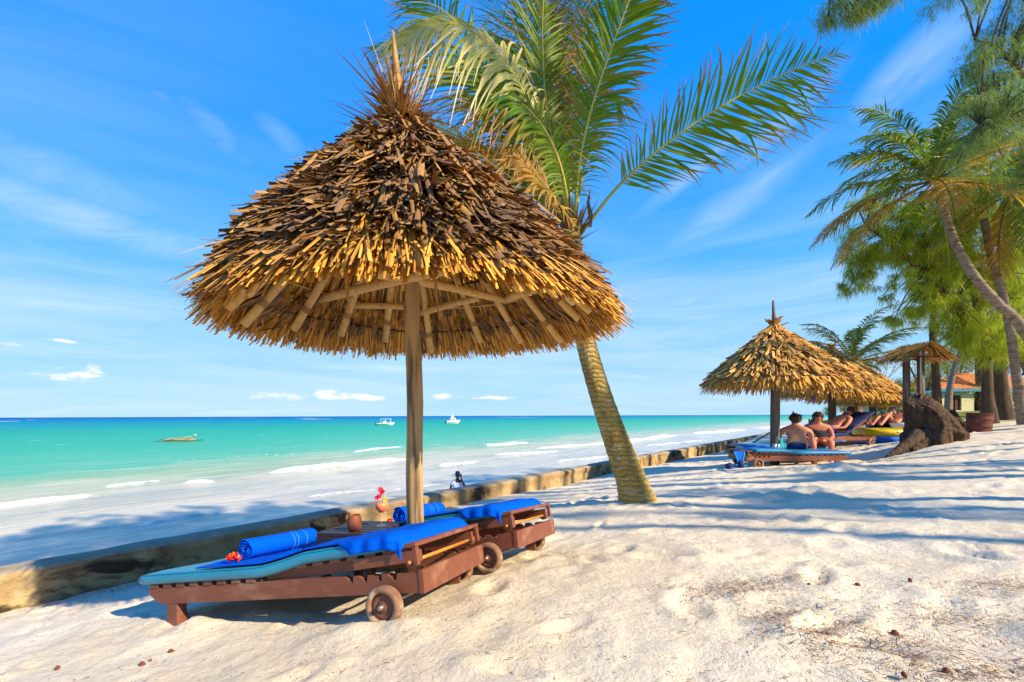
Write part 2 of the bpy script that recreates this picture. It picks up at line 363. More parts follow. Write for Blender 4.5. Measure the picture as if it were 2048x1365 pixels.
ctrl += [rel(0, 1225, 3.38), rel(239, 1175, 3.84), rel(905, 1017, 6.65), rel(1150, 973, 9.1), rel(1230, 946, 11.2), rel(1330, 926, 14.2), rel(1440, 905, 19),
    (1.49, 5.3, -1.0), (0, 1.3, -.93), (-1.4, 1.5, -1.10), (-3, 2.0, -1.32), (-5, 1.5, -1.5), (1.8, 1.6, -.85), (0, -1.5, -.9), (-4, -1.5, -1.25), (4, -1, -.66),
    rel(2048, 1200, 2.0), rel(2048, 1000, 3.85), rel(2048, 900, 7.05), rel(2048, 850, 14), rel(1400, 1100, 2.85), rel(1400, 1000, 5.1), rel(1700, 1000, 4.6), rel(1720, 1120, 2.7),
    rel(1600, 932, 8.8), rel(1440, 940, 8.4), rel(1720, 926, 9.0), rel(1790, 892, 12.6), rel(1690, 893, 12.2), rel(1780, 918, 9.2), rel(1860, 893, 8.6), rel(1950, 868, 9.5), rel(1960, 862, 11.2), rel(1700, 875, 19), (17, 20.5, -.55),
    rel(1900, 824, 48), rel(2040, 830, 30), rel(1870, 838, 24), rel(2048, 840, 18), (12.3, 24, -1.3), (25, 39.5, -1.1), (56, 79, -.9), (70, 60, .5), (40, 10, .1), (14, -3, -.3), (10, 3, -.4), (25, -5, .1), (40, 36, .25), (30, 24, 0), (-6, -4, -1.5), (0, -8, -.8)]
ctrl = np.array(ctrl)
def _tps(d): return np.where(d > 1e-9, d * d * np.log(d + 1e-12), 0)
_n = len(ctrl); _A = np.zeros((_n + 3, _n + 3)); _d = np.linalg.norm(ctrl[:, None, :2] - ctrl[None, :, :2], axis=2)
_A[:_n, :_n] = _d + np.eye(_n) * .02; _A[:_n, _n] = 1; _A[:_n, _n + 1:] = ctrl[:, :2]; _A[_n, :_n] = 1; _A[_n + 1:, :_n] = ctrl[:, :2].T
_w = np.linalg.solve(_A, np.concatenate([ctrl[:, 2], [0, 0, 0]]))
_far = np.hypot(30, 30)
def G(x, y):                  # ground height of the terrace (world z), arrays
    x = np.asarray(x, float); y = np.asarray(y, float); sh_ = x.shape; x = x.ravel(); y = y.ravel()
    xc_ = np.clip(x, -9, 75); yc_ = np.clip(y, -9, 85)
    out = np.zeros_like(x)
    for i in range(0, len(x), 20000):
        xx = xc_[i:i + 20000]; yy = yc_[i:i + 20000]
        d = np.sqrt((xx[:, None] - ctrl[None, :, 0]) ** 2 + (yy[:, None] - ctrl[None, :, 1]) ** 2 + .02)
        out[i:i + 20000] = d @ _w[:_n] + _w[_n] + _w[_n + 1] * xx + _w[_n + 2] * yy
    return (out + CZ).reshape(sh_)
def g(x, y): return float(G(np.array([x]), np.array([y]))[0])
def at(px, Yd, py=850, dz=0):
    r = ray(px, py); x = r.x * Yd; return Vector((x, Yd, g(x, Yd) + dz))
# lattice value noise for displacement
_tab = rng.random((256, 256))
def vn(x, y):
    xi = np.floor(x).astype(int); yi = np.floor(y).astype(int); fx = x - xi; fy = y - yi
    fx = fx * fx * (3 - 2 * fx); fy = fy * fy * (3 - 2 * fy)
    t = lambda a, b: _tab[a % 256, b % 256]
    return (t(xi, yi) * (1 - fx) + t(xi + 1, yi) * fx) * (1 - fy) + (t(xi, yi + 1) * (1 - fx) + t(xi + 1, yi + 1) * fx) * fy - .5
def fbm(x, y, o=4):
    r = 0; a = 1
    for k in range(o): r = r + a * vn(x * 2 ** k + 17 * k, y * 2 ** k + 31 * k); a *= .5
    return r
def nonuni(segs):
    out = [segs[0][0]]
    for a, b, st in segs:
        n = max(1, int(round((b - a) / st))); out += list(a + (b - a) * (np.arange(n) + 1) / n)
    return np.array(out)
# terrace of sand: fine near the camera, coarse far away
ga = nonuni([(-14, -7, .5), (-7, -4.5, .08), (-4.5, 4, .032), (4, 9, .05), (9, 16, .09), (16, 40, .4), (40, 110, 2), (110, 500, 30)])
gs = nonuni([(-.05, 6.5, .034), (6.5, 10, .055), (10, 20, .16), (20, 60, 1.5), (60, 200, 14)])
AA, SS = np.meshgrid(ga, gs, indexing='ij')
GX = W0[0] + DA[0] * AA - DS[0] * SS; GY = W0[1] + DA[1] * AA - DS[1] * SS
GZ = G(GX, GY)
fade = np.clip(1 - np.hypot(GX, GY) / 60, 0, 1)
GZ += fade * (.035 * fbm(GX * .9, GY * .9, 3) + .018 * fbm(GX * 4.5, GY * 4.5, 4))
GZ += fade * .012 * np.abs(fbm(GX * 7 + 40, GY * 7, 3)) + fade * .010 * fbm(GX * 18, GY * 18, 2)
# footprints and scuffs: dents with a raised rim
_r = np.random.default_rng(5)
feet = []
for k in range(900):
    a = _r.uniform(-5.5, 15); s_ = _r.uniform(.25, 10.5); feet.append((a, s_, _r.uniform(0, PI), _r.uniform(.10, .17), _r.uniform(.035, .075), _r.uniform(.007, .028)))
dz = np.zeros_like(GZ)
for a, s_, an, l, w_, dp in feet:
    i0, i1 = np.searchsorted(ga, [a - .4, a + .4]); j0, j1 = np.searchsorted(gs, [s_ - .4, s_ + .4])
    if i1 <= i0 or j1 <= j0: continue
    u = (AA[i0:i1, j0:j1] - a); v_ = (SS[i0:i1, j0:j1] - s_)
    p = (u * math.cos(an) + v_ * math.sin(an)) / l; q = (-u * math.sin(an) + v_ * math.cos(an)) / w_
    d2 = p * p + q * q; dz[i0:i1, j0:j1] += -dp * np.exp(-d2 * 1.2) + dp * .75 * np.exp(-(np.sqrt(d2) - 1.55) ** 2 * 4)
GZ += np.clip(dz, -.045, .035)
def mound(px, py, Yd, r, h, asp=1.0):
    q = ray(px, py) * Yd; global GZ
    d2 = ((GX - q.x) ** 2 + ((GY - q.y) / asp) ** 2) / (r * r); GZ += h * np.exp(-d2) * (1 + .9 * fbm(GX * 8, GY * 8, 3))
mound(1620, 1010, 4.9, .28, .09); mound(1660, 955, 6.7, .45, .12); mound(1530, 1000, 5.0, .22, .05); mound(1800, 905, 10.2, .5, .06)
mound(810, 1262, 2.06, .13, .04); mound(690, 1255, 2.15, .16, .035); mound(390, 1262, 2.6, .12, .03); 
V = np.stack([GX, GY, GZ], -1).reshape(-1, 3); na, ns_ = AA.shape
idx = np.arange(na * ns_).reshape(na, ns_); Q = np.stack([idx[:-1, :-1], idx[:-1, 1:], idx[1:, 1:], idx[1:, :-1]], -1).reshape(-1, 4)
ms, nt, b, vec = newmat('sand')
n_a = noise(nt, vec, 1.2, 6, .6); n_b = noise(nt, vec, 28, 6, .7); n_c = noise(nt, vec, 260, 2, .6); n_d = noise(nt, vec, 9, 8, .74, .1)
c = ramp(nt, n_a, [(.3, (.76, .63, .445)), (.7, (.84, .74, .565))])
c = mixc(nt, ramp(nt, n_b, [(.35, g3(.55)), (.55, g3(0))]), c, (.66, .50, .32))
c = mixc(nt, ramp(nt, n_c, [(.60, g3(0)), (.72, g3(.5))]), c, (.42, .29, .17))
spk = math_(nt, 'MULTIPLY', ramp(nt, noise(nt, vec, 95, 3, .7), [(.655, g3(0)), (.68, g3(.9))]), ramp(nt, noise(nt, vec, 3.1, 4, .6), [(.45, g3(.15)), (.65, g3(1))]))
c = mixc(nt, spk, c, (.16, .085, .04))
# grass growing in over the bank and the far lawn
spx = N(nt, 'ShaderNodeSeparateXYZ'); nt.links.new(vec, spx.inputs[0])
inl = math_(nt, 'ADD', math_(nt, 'MULTIPLY', spx.outputs[0], .62), math_(nt, 'MULTIPLY', spx.outputs[1], .32))
gm = ramp(nt, math_(nt, 'ADD', math_(nt, 'DIVIDE', math_(nt, 'SUBTRACT', inl, 15.5), 8.0), math_(nt, 'MULTIPLY', math_(nt, 'SUBTRACT', noise(nt, vec, .35, 6, .65), .5), 2.4)), [(.05, g3(0)), (.7, g3(1))])
c = mixc(nt, gm, c, ramp(nt, noise(nt, vec, 3, 7, .7), [(.35, (.10, .13, .02)), (.55, (.24, .22, .04)), (.7, (.36, .28, .12))]))
nt.links.new(c, b.inputs['Base Color']); b.inputs['Roughness'].default_value = .95; b.inputs['Specular IOR Level'].default_value = .1
h = math_(nt, 'ADD', math_(nt, 'MULTIPLY', n_d, 1.0), math_(nt, 'ADD', math_(nt, 'MULTIPLY', n_b, .65), math_(nt, 'MULTIPLY', n_c, .2)))
bump(nt, b, h, .62, .036)
tag(quadmesh('sand', V, Q, ms, None, True), kind='structure')

# beach below the wall: wet sand that slides under the sea
ba = nonuni([(-60, 160, 1.2), (160, 1600, 40)]); bs_ = nonuni([(-.4, 14, .35), (14, 80, 3)])
A2, S2 = np.meshgrid(ba, bs_, indexing='ij')
BX = W0[0] + DA[0] * A2 + DS[0] * S2; BY = W0[1] + DA[1] * A2 + DS[1] * S2
BZ = .42 - .043 * S2 + .03 * fbm(BX * .3, BY * .3, 3)
na, ns_ = A2.shape; idx = np.arange(na * ns_).reshape(na, ns_); Qb = np.stack([idx[:-1, :-1], idx[1:, :-1], idx[1:, 1:], idx[:-1, 1:]], -1).reshape(-1, 4)
mb_ = mat('wetsand', (.50, .41, .30), (.62, .53, .41), 2, .35, .2, .01, spec=.5)
tag(quadmesh('beach', np.stack([BX, BY, BZ], -1).reshape(-1, 3), Qb, mb_, None, True), kind='structure')

# sea: one sheet out to the horizon with real breakers near the shore
sa = nonuni([(-12000, -600, 1000), (-600, -100, 40), (-100, -40, 2), (-40, 60, .35), (60, 200, 1.4), (200, 700, 12), (700, 12000, 900)])
sss = nonuni([(7.5, 10, .5), (10, 46, .22), (46, 90, .9), (90, 400, 10), (400, 12000, 600)])
A3, S3 = np.meshgrid(sa, sss, indexing='ij')
SX = W0[0] + DA[0] * A3 + DS[0] * S3; SY = W0[1] + DA[1] * A3 + DS[1] * S3
SZ = np.zeros_like(SX); foam = np.zeros_like(SX)
near = np.clip((S3 - 8) / 6, 0, 1) * np.clip(1 - (S3 - 40) / 60, 0, 1) * (np.abs(A3) < 240)
SZ += near * (.07 * fbm(A3 * .22, S3 * .55, 4) + .025 * fbm(A3 * 1.3, S3 * 2.2, 2))
SZ += np.where(np.hypot(SX, SY) < 900, .05 * fbm(A3 * .6 + 9, S3 * .9, 2), 0)
def crest(a0, a1, s0, h, w, f=1.0, slope=0.0, seed=0, tail=3.0):
    # breaker from a0 to a1 along the coast at distance s0
    env = np.clip((A3 - a0) / (.16 * (a1 - a0)), 0, 1) * np.clip((a1 - A3) / (.3 * (a1 - a0)), 0, 1)
    wob = s0 + slope * (A3 - a0) + 1.6 * vn(A3 * .12 + seed, np.full_like(A3, seed * 1.7)) + .5 * vn(A3 * .6 + seed, np.full_like(A3, 3.0))
    d = S3 - wob; hh = h * (1 + .7 * vn(A3 * .5 + seed, np.full_like(A3, 8.)))
    prof = np.where(d < 0, np.exp(-(d / (w * .45)) ** 2), np.exp(-(d / (w * 1.7)) ** 2))
    global SZ, foam
    SZ += env * hh * prof
    br = np.clip(env * 1.3, 0, 1) * np.clip(1.5 - np.abs((d + w * .25)) / (w * (.95 + .7 * vn(A3 * 1.1 + seed, S3 * .7))), 0, 1)
    wash = .62 * env * np.clip(1 + d / (w * tail), 0, 1) * (d < 0)
    foam = np.maximum(foam, f * np.maximum(br * (1 + .8 * fbm(A3 * 1.6 + seed, S3 * 3.0, 3)), wash * (.55 + 1.3 * fbm(A3 * .8 + seed, S3 * 1.8, 4))))
def inv(px, py):              # coast coordinates of the sea point seen at a pixel
    r = ray(px, py); t = CZ / -r.z; p = np.array([r.x * t, r.y * t]) - W0; return float(p @ DA), float(p @ DS)
def crest_px(p0, p1, h, w, f=1.0, seed=0, tail=3.0):
    a0, s0 = inv(*p0); a1, s1 = inv(*p1)
    if a1 < a0: a0, s0, a1, s1 = a1, s1, a0, s0
    crest(a0, a1, s0, h, w, f, (s1 - s0) / (a1 - a0), seed, tail)
crest_px((-260, 1040), (240, 990), .20, .34, 1, 1, 3)
crest_px((520, 948), (850, 916), .26, .46, 1, 2, 2.2)
crest_px((360, 969), (430, 962), .14, .30, .9, 3, 1.5)
crest_px((860, 934), (960, 921), .18, .36, 1, 4, 1.5)
crest_px((1240, 886), (1360, 870), .28, .7, 1, 5, 2)
crest_px((1380, 868), (1500, 860), .28, .9, 1, 6, 2)
crest_px((1060, 900), (1260, 884), .16, .5, .8, 7, 2)
crest_px((-100, 1085), (620, 1010), .05, .3, .40, 8, 3)
crest_px((560, 1000), (1050, 950), .05, .3, .42, 9, 3)
crest_px((960, 893), (1060, 885), .2, 1.2, .7, 10, 2)
crest_px((300, 925), (640, 906), .10, .5, .28, 11, 2)
crest_px((700, 905), (820, 893), .12, .3, .8, 13, 2)
crest_px((990, 912), (1120, 902), .14, .35, .9, 14, 2)
crest_px((1290, 893), (1420, 880), .12, .4, .8, 15, 2)
crest_px((200, 975), (330, 958), .10, .25, .7, 16, 2)
crest_px((1100, 925), (1230, 912), .08, .3, .7, 17, 2)
crest_px((1500, 858), (1660, 850), .3, 2, .9, 12, 2)
for k in range(60):           # white caps out on the reef
    a = rng.uniform(-700, 1600); s_ = rng.uniform(60, 220)
na, ns_ = A3.shape; idx = np.arange(na * ns_).reshape(na, ns_); Qs = np.stack([idx[:-1, :-1], idx[1:, :-1], idx[1:, 1:], idx[:-1, 1:]], -1).reshape(-1, 4)
mw, nt, b, vec = newmat('seawater')
sx = N(nt, 'ShaderNodeSeparateXYZ'); nt.links.new(vec, sx.inputs[0])
def lin(ax, ay, c0): return math_(nt, 'ADD', math_(nt, 'ADD', math_(nt, 'MULTIPLY', sx.outputs[0], float(ax)), math_(nt, 'MULTIPLY', sx.outputs[1], float(ay))), float(c0))
sd_ = lin(DS[0], DS[1], -(W0 @ DS)); ad_ = lin(DA[0], DA[1], -(W0 @ DA))
wv = comb(nt, math_(nt, 'MULTIPLY', ad_, .03), math_(nt, 'MULTIPLY', sd_, .09), 0.0)
wob = math_(nt, 'MULTIPLY', math_(nt, 'SUBTRACT', noise(nt, wv, 1.0, 6, .6), .5), 26)
fw = math_(nt, 'MINIMUM', math_(nt, 'DIVIDE', sd_, 45.0), 3.0)
s2 = math_(nt, 'ADD', sd_, math_(nt, 'MULTIPLY', wob, fw))
lg = math_(nt, 'DIVIDE', math_(nt, 'LOGARITHM', math_(nt, 'MAXIMUM', s2, 2.0), 10.0), 4.0)   # log10(s)/4
def L(s): return math.log10(s) / 4
c = ramp(nt, lg, [(L(10), (.52, .43, .31)), (L(18), (.57, .49, .36)), (L(27), (.54, .48, .28)), (L(34), (.33, .44, .16)), (L(43), (.05, .41, .18)), (L(80), (.0, .38, .19)), (L(170), (.0, .33, .22)), (L(300), (.0, .26, .30)), (L(650), (.0, .19, .36)), (L(1800), (.0, .12, .32)), (L(9000), (.0, .05, .22))])
# milky swirls in the shallows
mk = noise(nt, comb(nt, math_(nt, 'MULTIPLY', ad_, .10), math_(nt, 'MULTIPLY', sd_, .33), 4.0), 1.0, 7, .62, 1.2)
mkm = math_(nt, 'MULTIPLY', ramp(nt, mk, [(.46, g3(0)), (.62, g3(.8))]), ramp(nt, lg, [(L(12), g3(1)), (L(34), g3(.6)), (L(52), g3(0))]))
c = mixc(nt, mkm, c, (.72, .60, .42))
mg = math_(nt, 'MULTIPLY', ramp(nt, mk, [(.36, g3(.55)), (.48, g3(0))]), ramp(nt, lg, [(L(9), g3(1)), (L(30), g3(.6)), (L(42), g3(0))]))
c = mixc(nt, mg, c, (.20, .24, .24))  # darker wet-sand patches, tree shade and sky reflection put into their colour
at_ = N(nt, 'ShaderNodeAttribute'); at_.attribute_name = 'tip'
fn = noise(nt, comb(nt, math_(nt, 'MULTIPLY', ad_, .9), math_(nt, 'MULTIPLY', sd_, 2.2), 2.0), 1.4, 8, .7)
fm = ramp(nt, math_(nt, 'ADD', at_.outputs['Fac'], math_(nt, 'MULTIPLY', math_(nt, 'SUBTRACT', fn, .5), 2.4)), [(.44, g3(0)), (.62, g3(1))])
# far reef breakers
rv = comb(nt, math_(nt, 'MULTIPLY', ad_, .006), math_(nt, 'MULTIPLY', sd_, .0035), 7.0)
rf = math_(nt, 'MULTIPLY', ramp(nt, noise(nt, rv, 1.6, 4, .6), [(.655, g3(0)), (.67, g3(1))]), ramp(nt, lg, [(L(520), g3(0)), (L(600), g3(1)), (L(1900), g3(1)), (L(2000), g3(0))]))
# scattered little white horses
wh = math_(nt, 'MULTIPLY', ramp(nt, noise(nt, comb(nt, math_(nt, 'MULTIPLY', ad_, .16), math_(nt, 'MULTIPLY', sd_, .5), 1.0), 1.6, 3, .6), [(.70, g3(0)), (.73, g3(.8))]), ramp(nt, lg, [(L(40), g3(0)), (L(70), g3(1)), (L(500), g3(1))]))
fm = math_(nt, 'MAXIMUM', fm, math_(nt, 'MAXIMUM', rf, wh))
c = mixc(nt, fm, c, (.88, .87, .84))
nt.links.new(c, b.inputs['Base Color'])
nt.links.new(math_(nt, 'ADD', math_(nt, 'MULTIPLY', fm, .6), ramp(nt, lg, [(L(10), g3(.09)), (L(40), g3(.22)), (L(200), g3(.42)), (L(900), g3(.6))])), b.inputs['Roughness'])
nt.links.new(ramp(nt, lg, [(L(10), g3(.6)), (L(40), g3(.3)), (L(60), g3(.15)), (L(200), g3(.06))]), b.inputs['Specular IOR Level'])
w1 = noise(nt, comb(nt, math_(nt, 'MULTIPLY', ad_, .8), math_(nt, 'MULTIPLY', sd_, 2.0), 0.0), 1.0, 8, .62, .4)
w2 = noise(nt, comb(nt, math_(nt, 'MULTIPLY', ad_, .07), math_(nt, 'MULTIPLY', sd_, .3), 0.0), 1.0, 6, .62)
bump(nt, b, math_(nt, 'ADD', math_(nt, 'MULTIPLY', w1, .28), math_(nt, 'MULTIPLY', w2, ramp(nt, lg, [(L(20), g3(0)), (L(80), g3(1))]))), .7, .6)
so = quadmesh('sea', np.stack([SX, SY, SZ], -1).reshape(-1, 3), Qs, mw, None, True, {'tip': foam.ravel()}); tag(so, kind='structure')
# low headland far along the coast
hv = []
for i in range(41):
    t = i / 40; x = 1700 + 900 * t; hv.append((x, 2150 + 300 * t, (2 + 9 * math.sin(t * PI) ** .5 * (.7 + .5 * vn(np.array([t * 14.]), np.array([1.]))[0] * 2))))
hb = MB()
for i in range(40):
    a, b_ = hv[i], hv[i + 1]
    hb.add([(a[0], a[1], -1), (b_[0], b_[1], -1), (b_[0] + 10, b_[1] + 30, b_[2]), (a[0] + 10, a[1] + 30, a[2]), (a[0] + 60, a[1] + 160, -1), (b_[0] + 60, b_[1] + 160, -1)], [(0, 1, 2, 3), (3, 2, 5, 4)])
o = hb.build('headland', mat('headland', (.05, .10, .10), (.08, .14, .12), .02, .9)); tag(o, kind='structure')

# ------------------------------------------------------------------ sea wall
wl = []
for a in nonuni([(-9, 16, .11), (16, 60, .8), (60, 400, 12)]):
    wl.append(a)
wl = np.array(wl); prof = [(.02, -1.6), (.01, -.4), (.015, -.16), (-.005, -.035), (.03, -.004), (.14, .004), (.24, 0), (.30, -.02), (.325, -.3), (.36, -1.3), (.42, -4.2)]
# profile: (towards sea, down from top)
vv = []
for k, (q, z_) in enumerate(prof):
    jit = .010 * fbm(wl * 2.6 + 5 * k, np.full_like(wl, z_ * 7.), 4) + .02 * fbm(wl * .5, np.full_like(wl, 1.), 2)
    tj = .014 * fbm(wl * .75 + 3, np.zeros_like(wl) + 2., 3) + .012 * fbm(wl * 4, np.zeros_like(wl) + k * .3, 2)
    x = W0[0] + DA[0] * wl + DS[0] * (q + jit); y = W0[1] + DA[1] * wl + DS[1] * (q + jit)
    vv.append(np.stack([x, y, np.full_like(x, 2.85 + z_) + tj * (1 if z_ > -1 else 0)], -1))
# extra rows on the inner face for relief
vv = np.stack(vv, 1)
fine = []
for k in range(len(prof) - 1):
    steps = 6 if k in (1, 2) else (3 if k in (0, 4, 5, 6) else 1)
    for j in range(steps): fine.append(vv[:, k] * (1 - j / steps) + vv[:, k + 1] * (j / steps))
fine.append(vv[:, -1]); fine = np.stack(fine, 1); nr = fine.shape[1]
rel_ = .018 * fbm((wl[:, None] * 4.3 + np.zeros(nr)), np.arange(nr)[None, :] * .30 + np.zeros((len(wl), 1)), 4)
fine[:, :, 0] += DS[0] * rel_; fine[:, :, 1] += DS[1] * rel_
nw = len(wl); idx = np.arange(nw * nr).reshape(nw, nr); Qw = np.stack([idx[:-1, :-1], idx[:-1, 1:], idx[1:, 1:], idx[1:, :-1]], -1).reshape(-1, 4)
mwl, nt, b, vec = newmat('wallstone')
a1 = noise(nt, vec, 2.2, 8, .62, .4); a2 = noise(nt, vec, 9, 7, .7); a3 = noise(nt, vec, 1.1, 8, .7, 1.0); a4 = noise(nt, vec, 45, 4, .6)
c = ramp(nt, a1, [(.3, (.21, .125, .06)), (.5, (.36, .24, .115)), (.7, (.52, .38, .19))])
c = mixc(nt, ramp(nt, a2, [(.55, g3(0)), (.72, g3(.7))]), c, (.52, .42, .27))
c = mixc(nt, ramp(nt, a3, [(.50, g3(0)), (.58, g3(.95))]), c, (.045, .032, .022))
c = mixc(nt, ramp(nt, noise(nt, vec, 1.7, 6, .65, .5), [(.60, g3(0)), (.68, g3(.6))]), c, (.26, .18, .035))
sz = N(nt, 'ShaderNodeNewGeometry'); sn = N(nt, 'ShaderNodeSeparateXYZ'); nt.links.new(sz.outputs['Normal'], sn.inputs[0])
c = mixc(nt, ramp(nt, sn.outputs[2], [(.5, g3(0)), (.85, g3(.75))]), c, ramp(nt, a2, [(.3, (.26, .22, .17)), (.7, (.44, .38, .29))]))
nt.links.new(c, b.inputs['Base Color']); b.inputs['Roughness'].default_value = .92; b.inputs['Specular IOR Level'].default_value = .1
bump(nt, b, math_(nt, 'ADD', math_(nt, 'MULTIPLY', a2, 1.0), math_(nt, 'MULTIPLY', a4, .35)), .9, .03)
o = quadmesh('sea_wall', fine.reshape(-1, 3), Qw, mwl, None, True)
tag(o, 'low stained concrete sea wall with dark moss patches between sand and sea', 'wall')
# ------------------------------------------------------------------ thatched parasols
def frame_from(zaxis, loc):
    z = zaxis.normalized(); x = Vector((1, 0, 0)); x = (x - z * x.dot(z)).normalized(); y = z.cross(x)
    return Matrix(((x.x, y.x, z.x, loc.x), (x.y, y.y, z.y, loc.y), (x.z, y.z, z.z, loc.z), (0, 0, 0, 1)))
def cone_r(t, R, H, bulge):    # t 0 at the eave .. 1 at the top -> radius, height
    return R * (1 - t) + bulge * math.sin(PI * t ** .72), H * t
def thatch(R, H, z0, layers, per, slen, wid, seed, lift=.10, bulge=.06, K=4, jag=1.0):
    """overlapping folded leaf strips on the outside of a cone"""
    r_ = np.random.default_rng(seed); bag = Bag()
    for i in range(layers):
        t = (i / (layers - 1)) ** .92 * .985
        rad, zz_ = cone_r(t, R, H, bulge); n = int(max(26, per * (rad + .05) / R))
        ph = r_.uniform(0, 2 * PI, n) ; jr = r_.normal(0, .016 * jag, n); L = slen * r_.uniform(.6, 1.12, n) * (1 - .25 * t)
        slope = math.atan2(H, R) + .0; dl = r_.normal(lift, .09 * jag, n) + .05 * math.sin(i * 2.1)
        yaw = r_.normal(0, .11 * jag, n) + r_.choice([0, 0, 0, 0, 0, 1], n) * r_.normal(0, .35 * jag, n)
        down = np.stack([np.cos(ph + 0), np.sin(ph), np.zeros(n)], -1)
        tang = np.stack([-np.sin(ph), np.cos(ph), np.zeros(n)], -1)
        ang = slope - dl                       # angle below the horizontal
        d = down * np.cos(ang)[:, None] - np.array([0, 0, 1.]) * np.sin(ang)[:, None]
        d = unit(d * np.cos(yaw)[:, None] + tang * np.sin(yaw)[:, None])
        nn = unit(np.cross(tang, d)); nn *= np.sign(nn[:, 2:3] + 1e-6)
        tipp = down * (rad + .0 + jr[:, None]) + np.array([0, 0, 1.]) * (z0 + zz_) + nn * r_.uniform(.0, .05, n)[:, None]
        s_ = np.linspace(0, 1, K)
        curl = r_.normal(0, .025 * jag, n)
        P_ = tipp[:, None, :] - d[:, None, :] * (L[:, None] * (1 - s_[None, :]))[:, :, None] + nn[:, None, :] * (curl[:, None] * (s_[None, :] ** 2) - .03 * (1 - s_[None, :]))[:, :, None]
        roll = r_.normal(0, .45, n); sd2 = unit(tang * np.cos(roll)[:, None] + nn * np.sin(roll)[:, None])
        w_ = wid * r_.uniform(.2, 1.35, n)[:, None] * np.interp(s_, [0, .5, .85, 1], [.7, 1, .95, .75])[None, :]
        V, Q = strips(P_, sd2, w_, fold=.5, nrm=np.repeat(nn[:, None, :], K, 1)); bag.add(V, Q)
    return bag
def crown_tuft(z, n, L, seed, spread=.9, wid=.02):
    r_ = np.random.default_rng(seed); ph = r_.uniform(0, 2 * PI, n); el = r_.uniform(1.5 - spread, 1.5, n); K = 5; s_ = np.linspace(0, 1, K)
    d = np.stack([np.cos(ph) * np.cos(el), np.sin(ph) * np.cos(el), np.sin(el)], -1); LL = L * r_.uniform(.4, 1.1, n)
    tg = np.stack([-np.sin(ph), np.cos(ph), np.zeros(n)], -1)
    P_ = d[:, None, :] * (LL[:, None] * s_)[:, :, None]; P_[:, :, 2] -= (r_.uniform(0, .5, n) * LL)[:, None] * s_ ** 2 * np.cos(el)[:, None]
    P_ += tg[:, None, :] * (r_.normal(0, .12, n)[:, None] * LL[:, None] * s_ ** 2)[:, :, None]; P_[:, :, 2] += z
    w_ = wid * r_.uniform(.4, 1.3, n)[:, None] * np.interp(s_, [0, .3, 1], [.8, 1, .1])[None, :]
    return strips(P_, tg, w_, fold=.4)

# the big one, its pole leaning a little to the left
axb = P(832, 1100, 3.13); axt = P(825, 540, 3.13); KD = 1
axis = (axt - axb).normalized(); gz = g(axb.x, axb.y)
base_pt = axb + axis * ((gz - axb.z) / axis.z)
root = empty('thatched_parasol', label='large thatched beach parasol with log rafters above the two near loungers', cat='parasol', mat4=frame_from(axis, base_pt))
def hz(zw): return (zw + CZ - base_pt.z) / axis.z       # world height above the camera -> height along the pole
RE, ZE = 1.275, hz(.68); HT = hz(2.07) - ZE
def sk(V):                    # the roof sits a little to the right of the pole and its top leans left
    V = np.array(V, float); V[:, 0] += .075 - .155 * np.clip((V[:, 2] - ZE) / HT, -.2, 1.1); return V
def skb(mb): mb.v = [tuple(v) for v in sk(mb.v)]; return mb
def skg(bag): bag.V = [sk(v) for v in bag.V]; return bag
pm = MB(); pp = []; pr = []
for i in range(13):
    t = i / 12; pp.append((.006 * math.sin(i * 1.3), .006 * math.cos(i * 1.9), -.25 + (ZE + HT * .62 + .25) * t)); pr.append(.060 - .010 * t + .0015 * math.sin(i * 2.2))
pm.tube(pp, pr, 20).build('pole', M['pole'], root, True)
th = thatch(RE, HT + .08, ZE - .08, 34, 640, .34, .026, 3, lift=.15, bulge=.13, jag=1.0)
skg(th).build('thatch', M['thatch'], root)
# straw underlay: battened rows seen from below, and a ragged fringe past the eave
r_ = np.random.default_rng(4); bag = Bag(); slope = math.atan2(HT, RE)
for row in range(8):
    rr = .16 + row * .125; n = int(90 + 330 * rr); K = 3; s_ = np.linspace(0, 1, K)
    ph = r_.uniform(0, 2 * PI, n); dn = np.stack([np.cos(ph), np.sin(ph), 0 * ph], -1); tg = np.stack([-np.sin(ph), np.cos(ph), 0 * ph], -1)
    last = row >= 7; LL = r_.uniform(.17, .24, n)
    an = slope + r_.normal(0, .03, n); d = dn * np.cos(an)[:, None] - np.array([0, 0, 1.]) * np.sin(an)[:, None]
    d = unit(d + tg * r_.normal(0, .07, n)[:, None])
    zst = ZE + HT * (1 - rr / RE) - .07 - .02 * (row % 2)
    b0 = dn * rr; b0[:, 2] = zst; P_ = b0[:, None, :] + d[:, None, :] * (LL[:, None] * s_)[:, :, None]
    V_, Q_ = strips(P_, tg, (.016 * r_.uniform(.5, 1.4, n))[:, None] * np.array([1, 1, .7])[None, :], fold=.3); bag.add(V_, Q_)
skg(bag).build('straw_lining', M['straw'], root)
bag = Bag(); n = 5200; K = 4; s_ = np.linspace(0, 1, K)
ph = r_.uniform(0, 2 * PI, n); dn = np.stack([np.cos(ph), np.sin(ph), 0 * ph], -1); tg = np.stack([-np.sin(ph), np.cos(ph), 0 * ph], -1)
r0 = r_.uniform(.98, 1.12, n); an = slope + r_.normal(.0, .10, n); LL = np.clip((ZE + HT * (1 - r0 / RE) - .07 - (ZE + r_.uniform(-.10, .02, n))) / np.sin(an), .12, .5)
d = unit(dn * np.cos(an)[:, None] - np.array([0, 0, 1.]) * np.sin(an)[:, None] + tg * r_.normal(0, .12, n)[:, None])
b0 = dn * r0[:, None]; b0[:, 2] = ZE + HT * (1 - r0 / RE) - r_.uniform(.02, .10, n)
P_ = b0[:, None, :] + d[:, None, :] * (LL[:, None] * s_)[:, :, None]; P_[:, :, 2] -= .03 * s_ ** 2
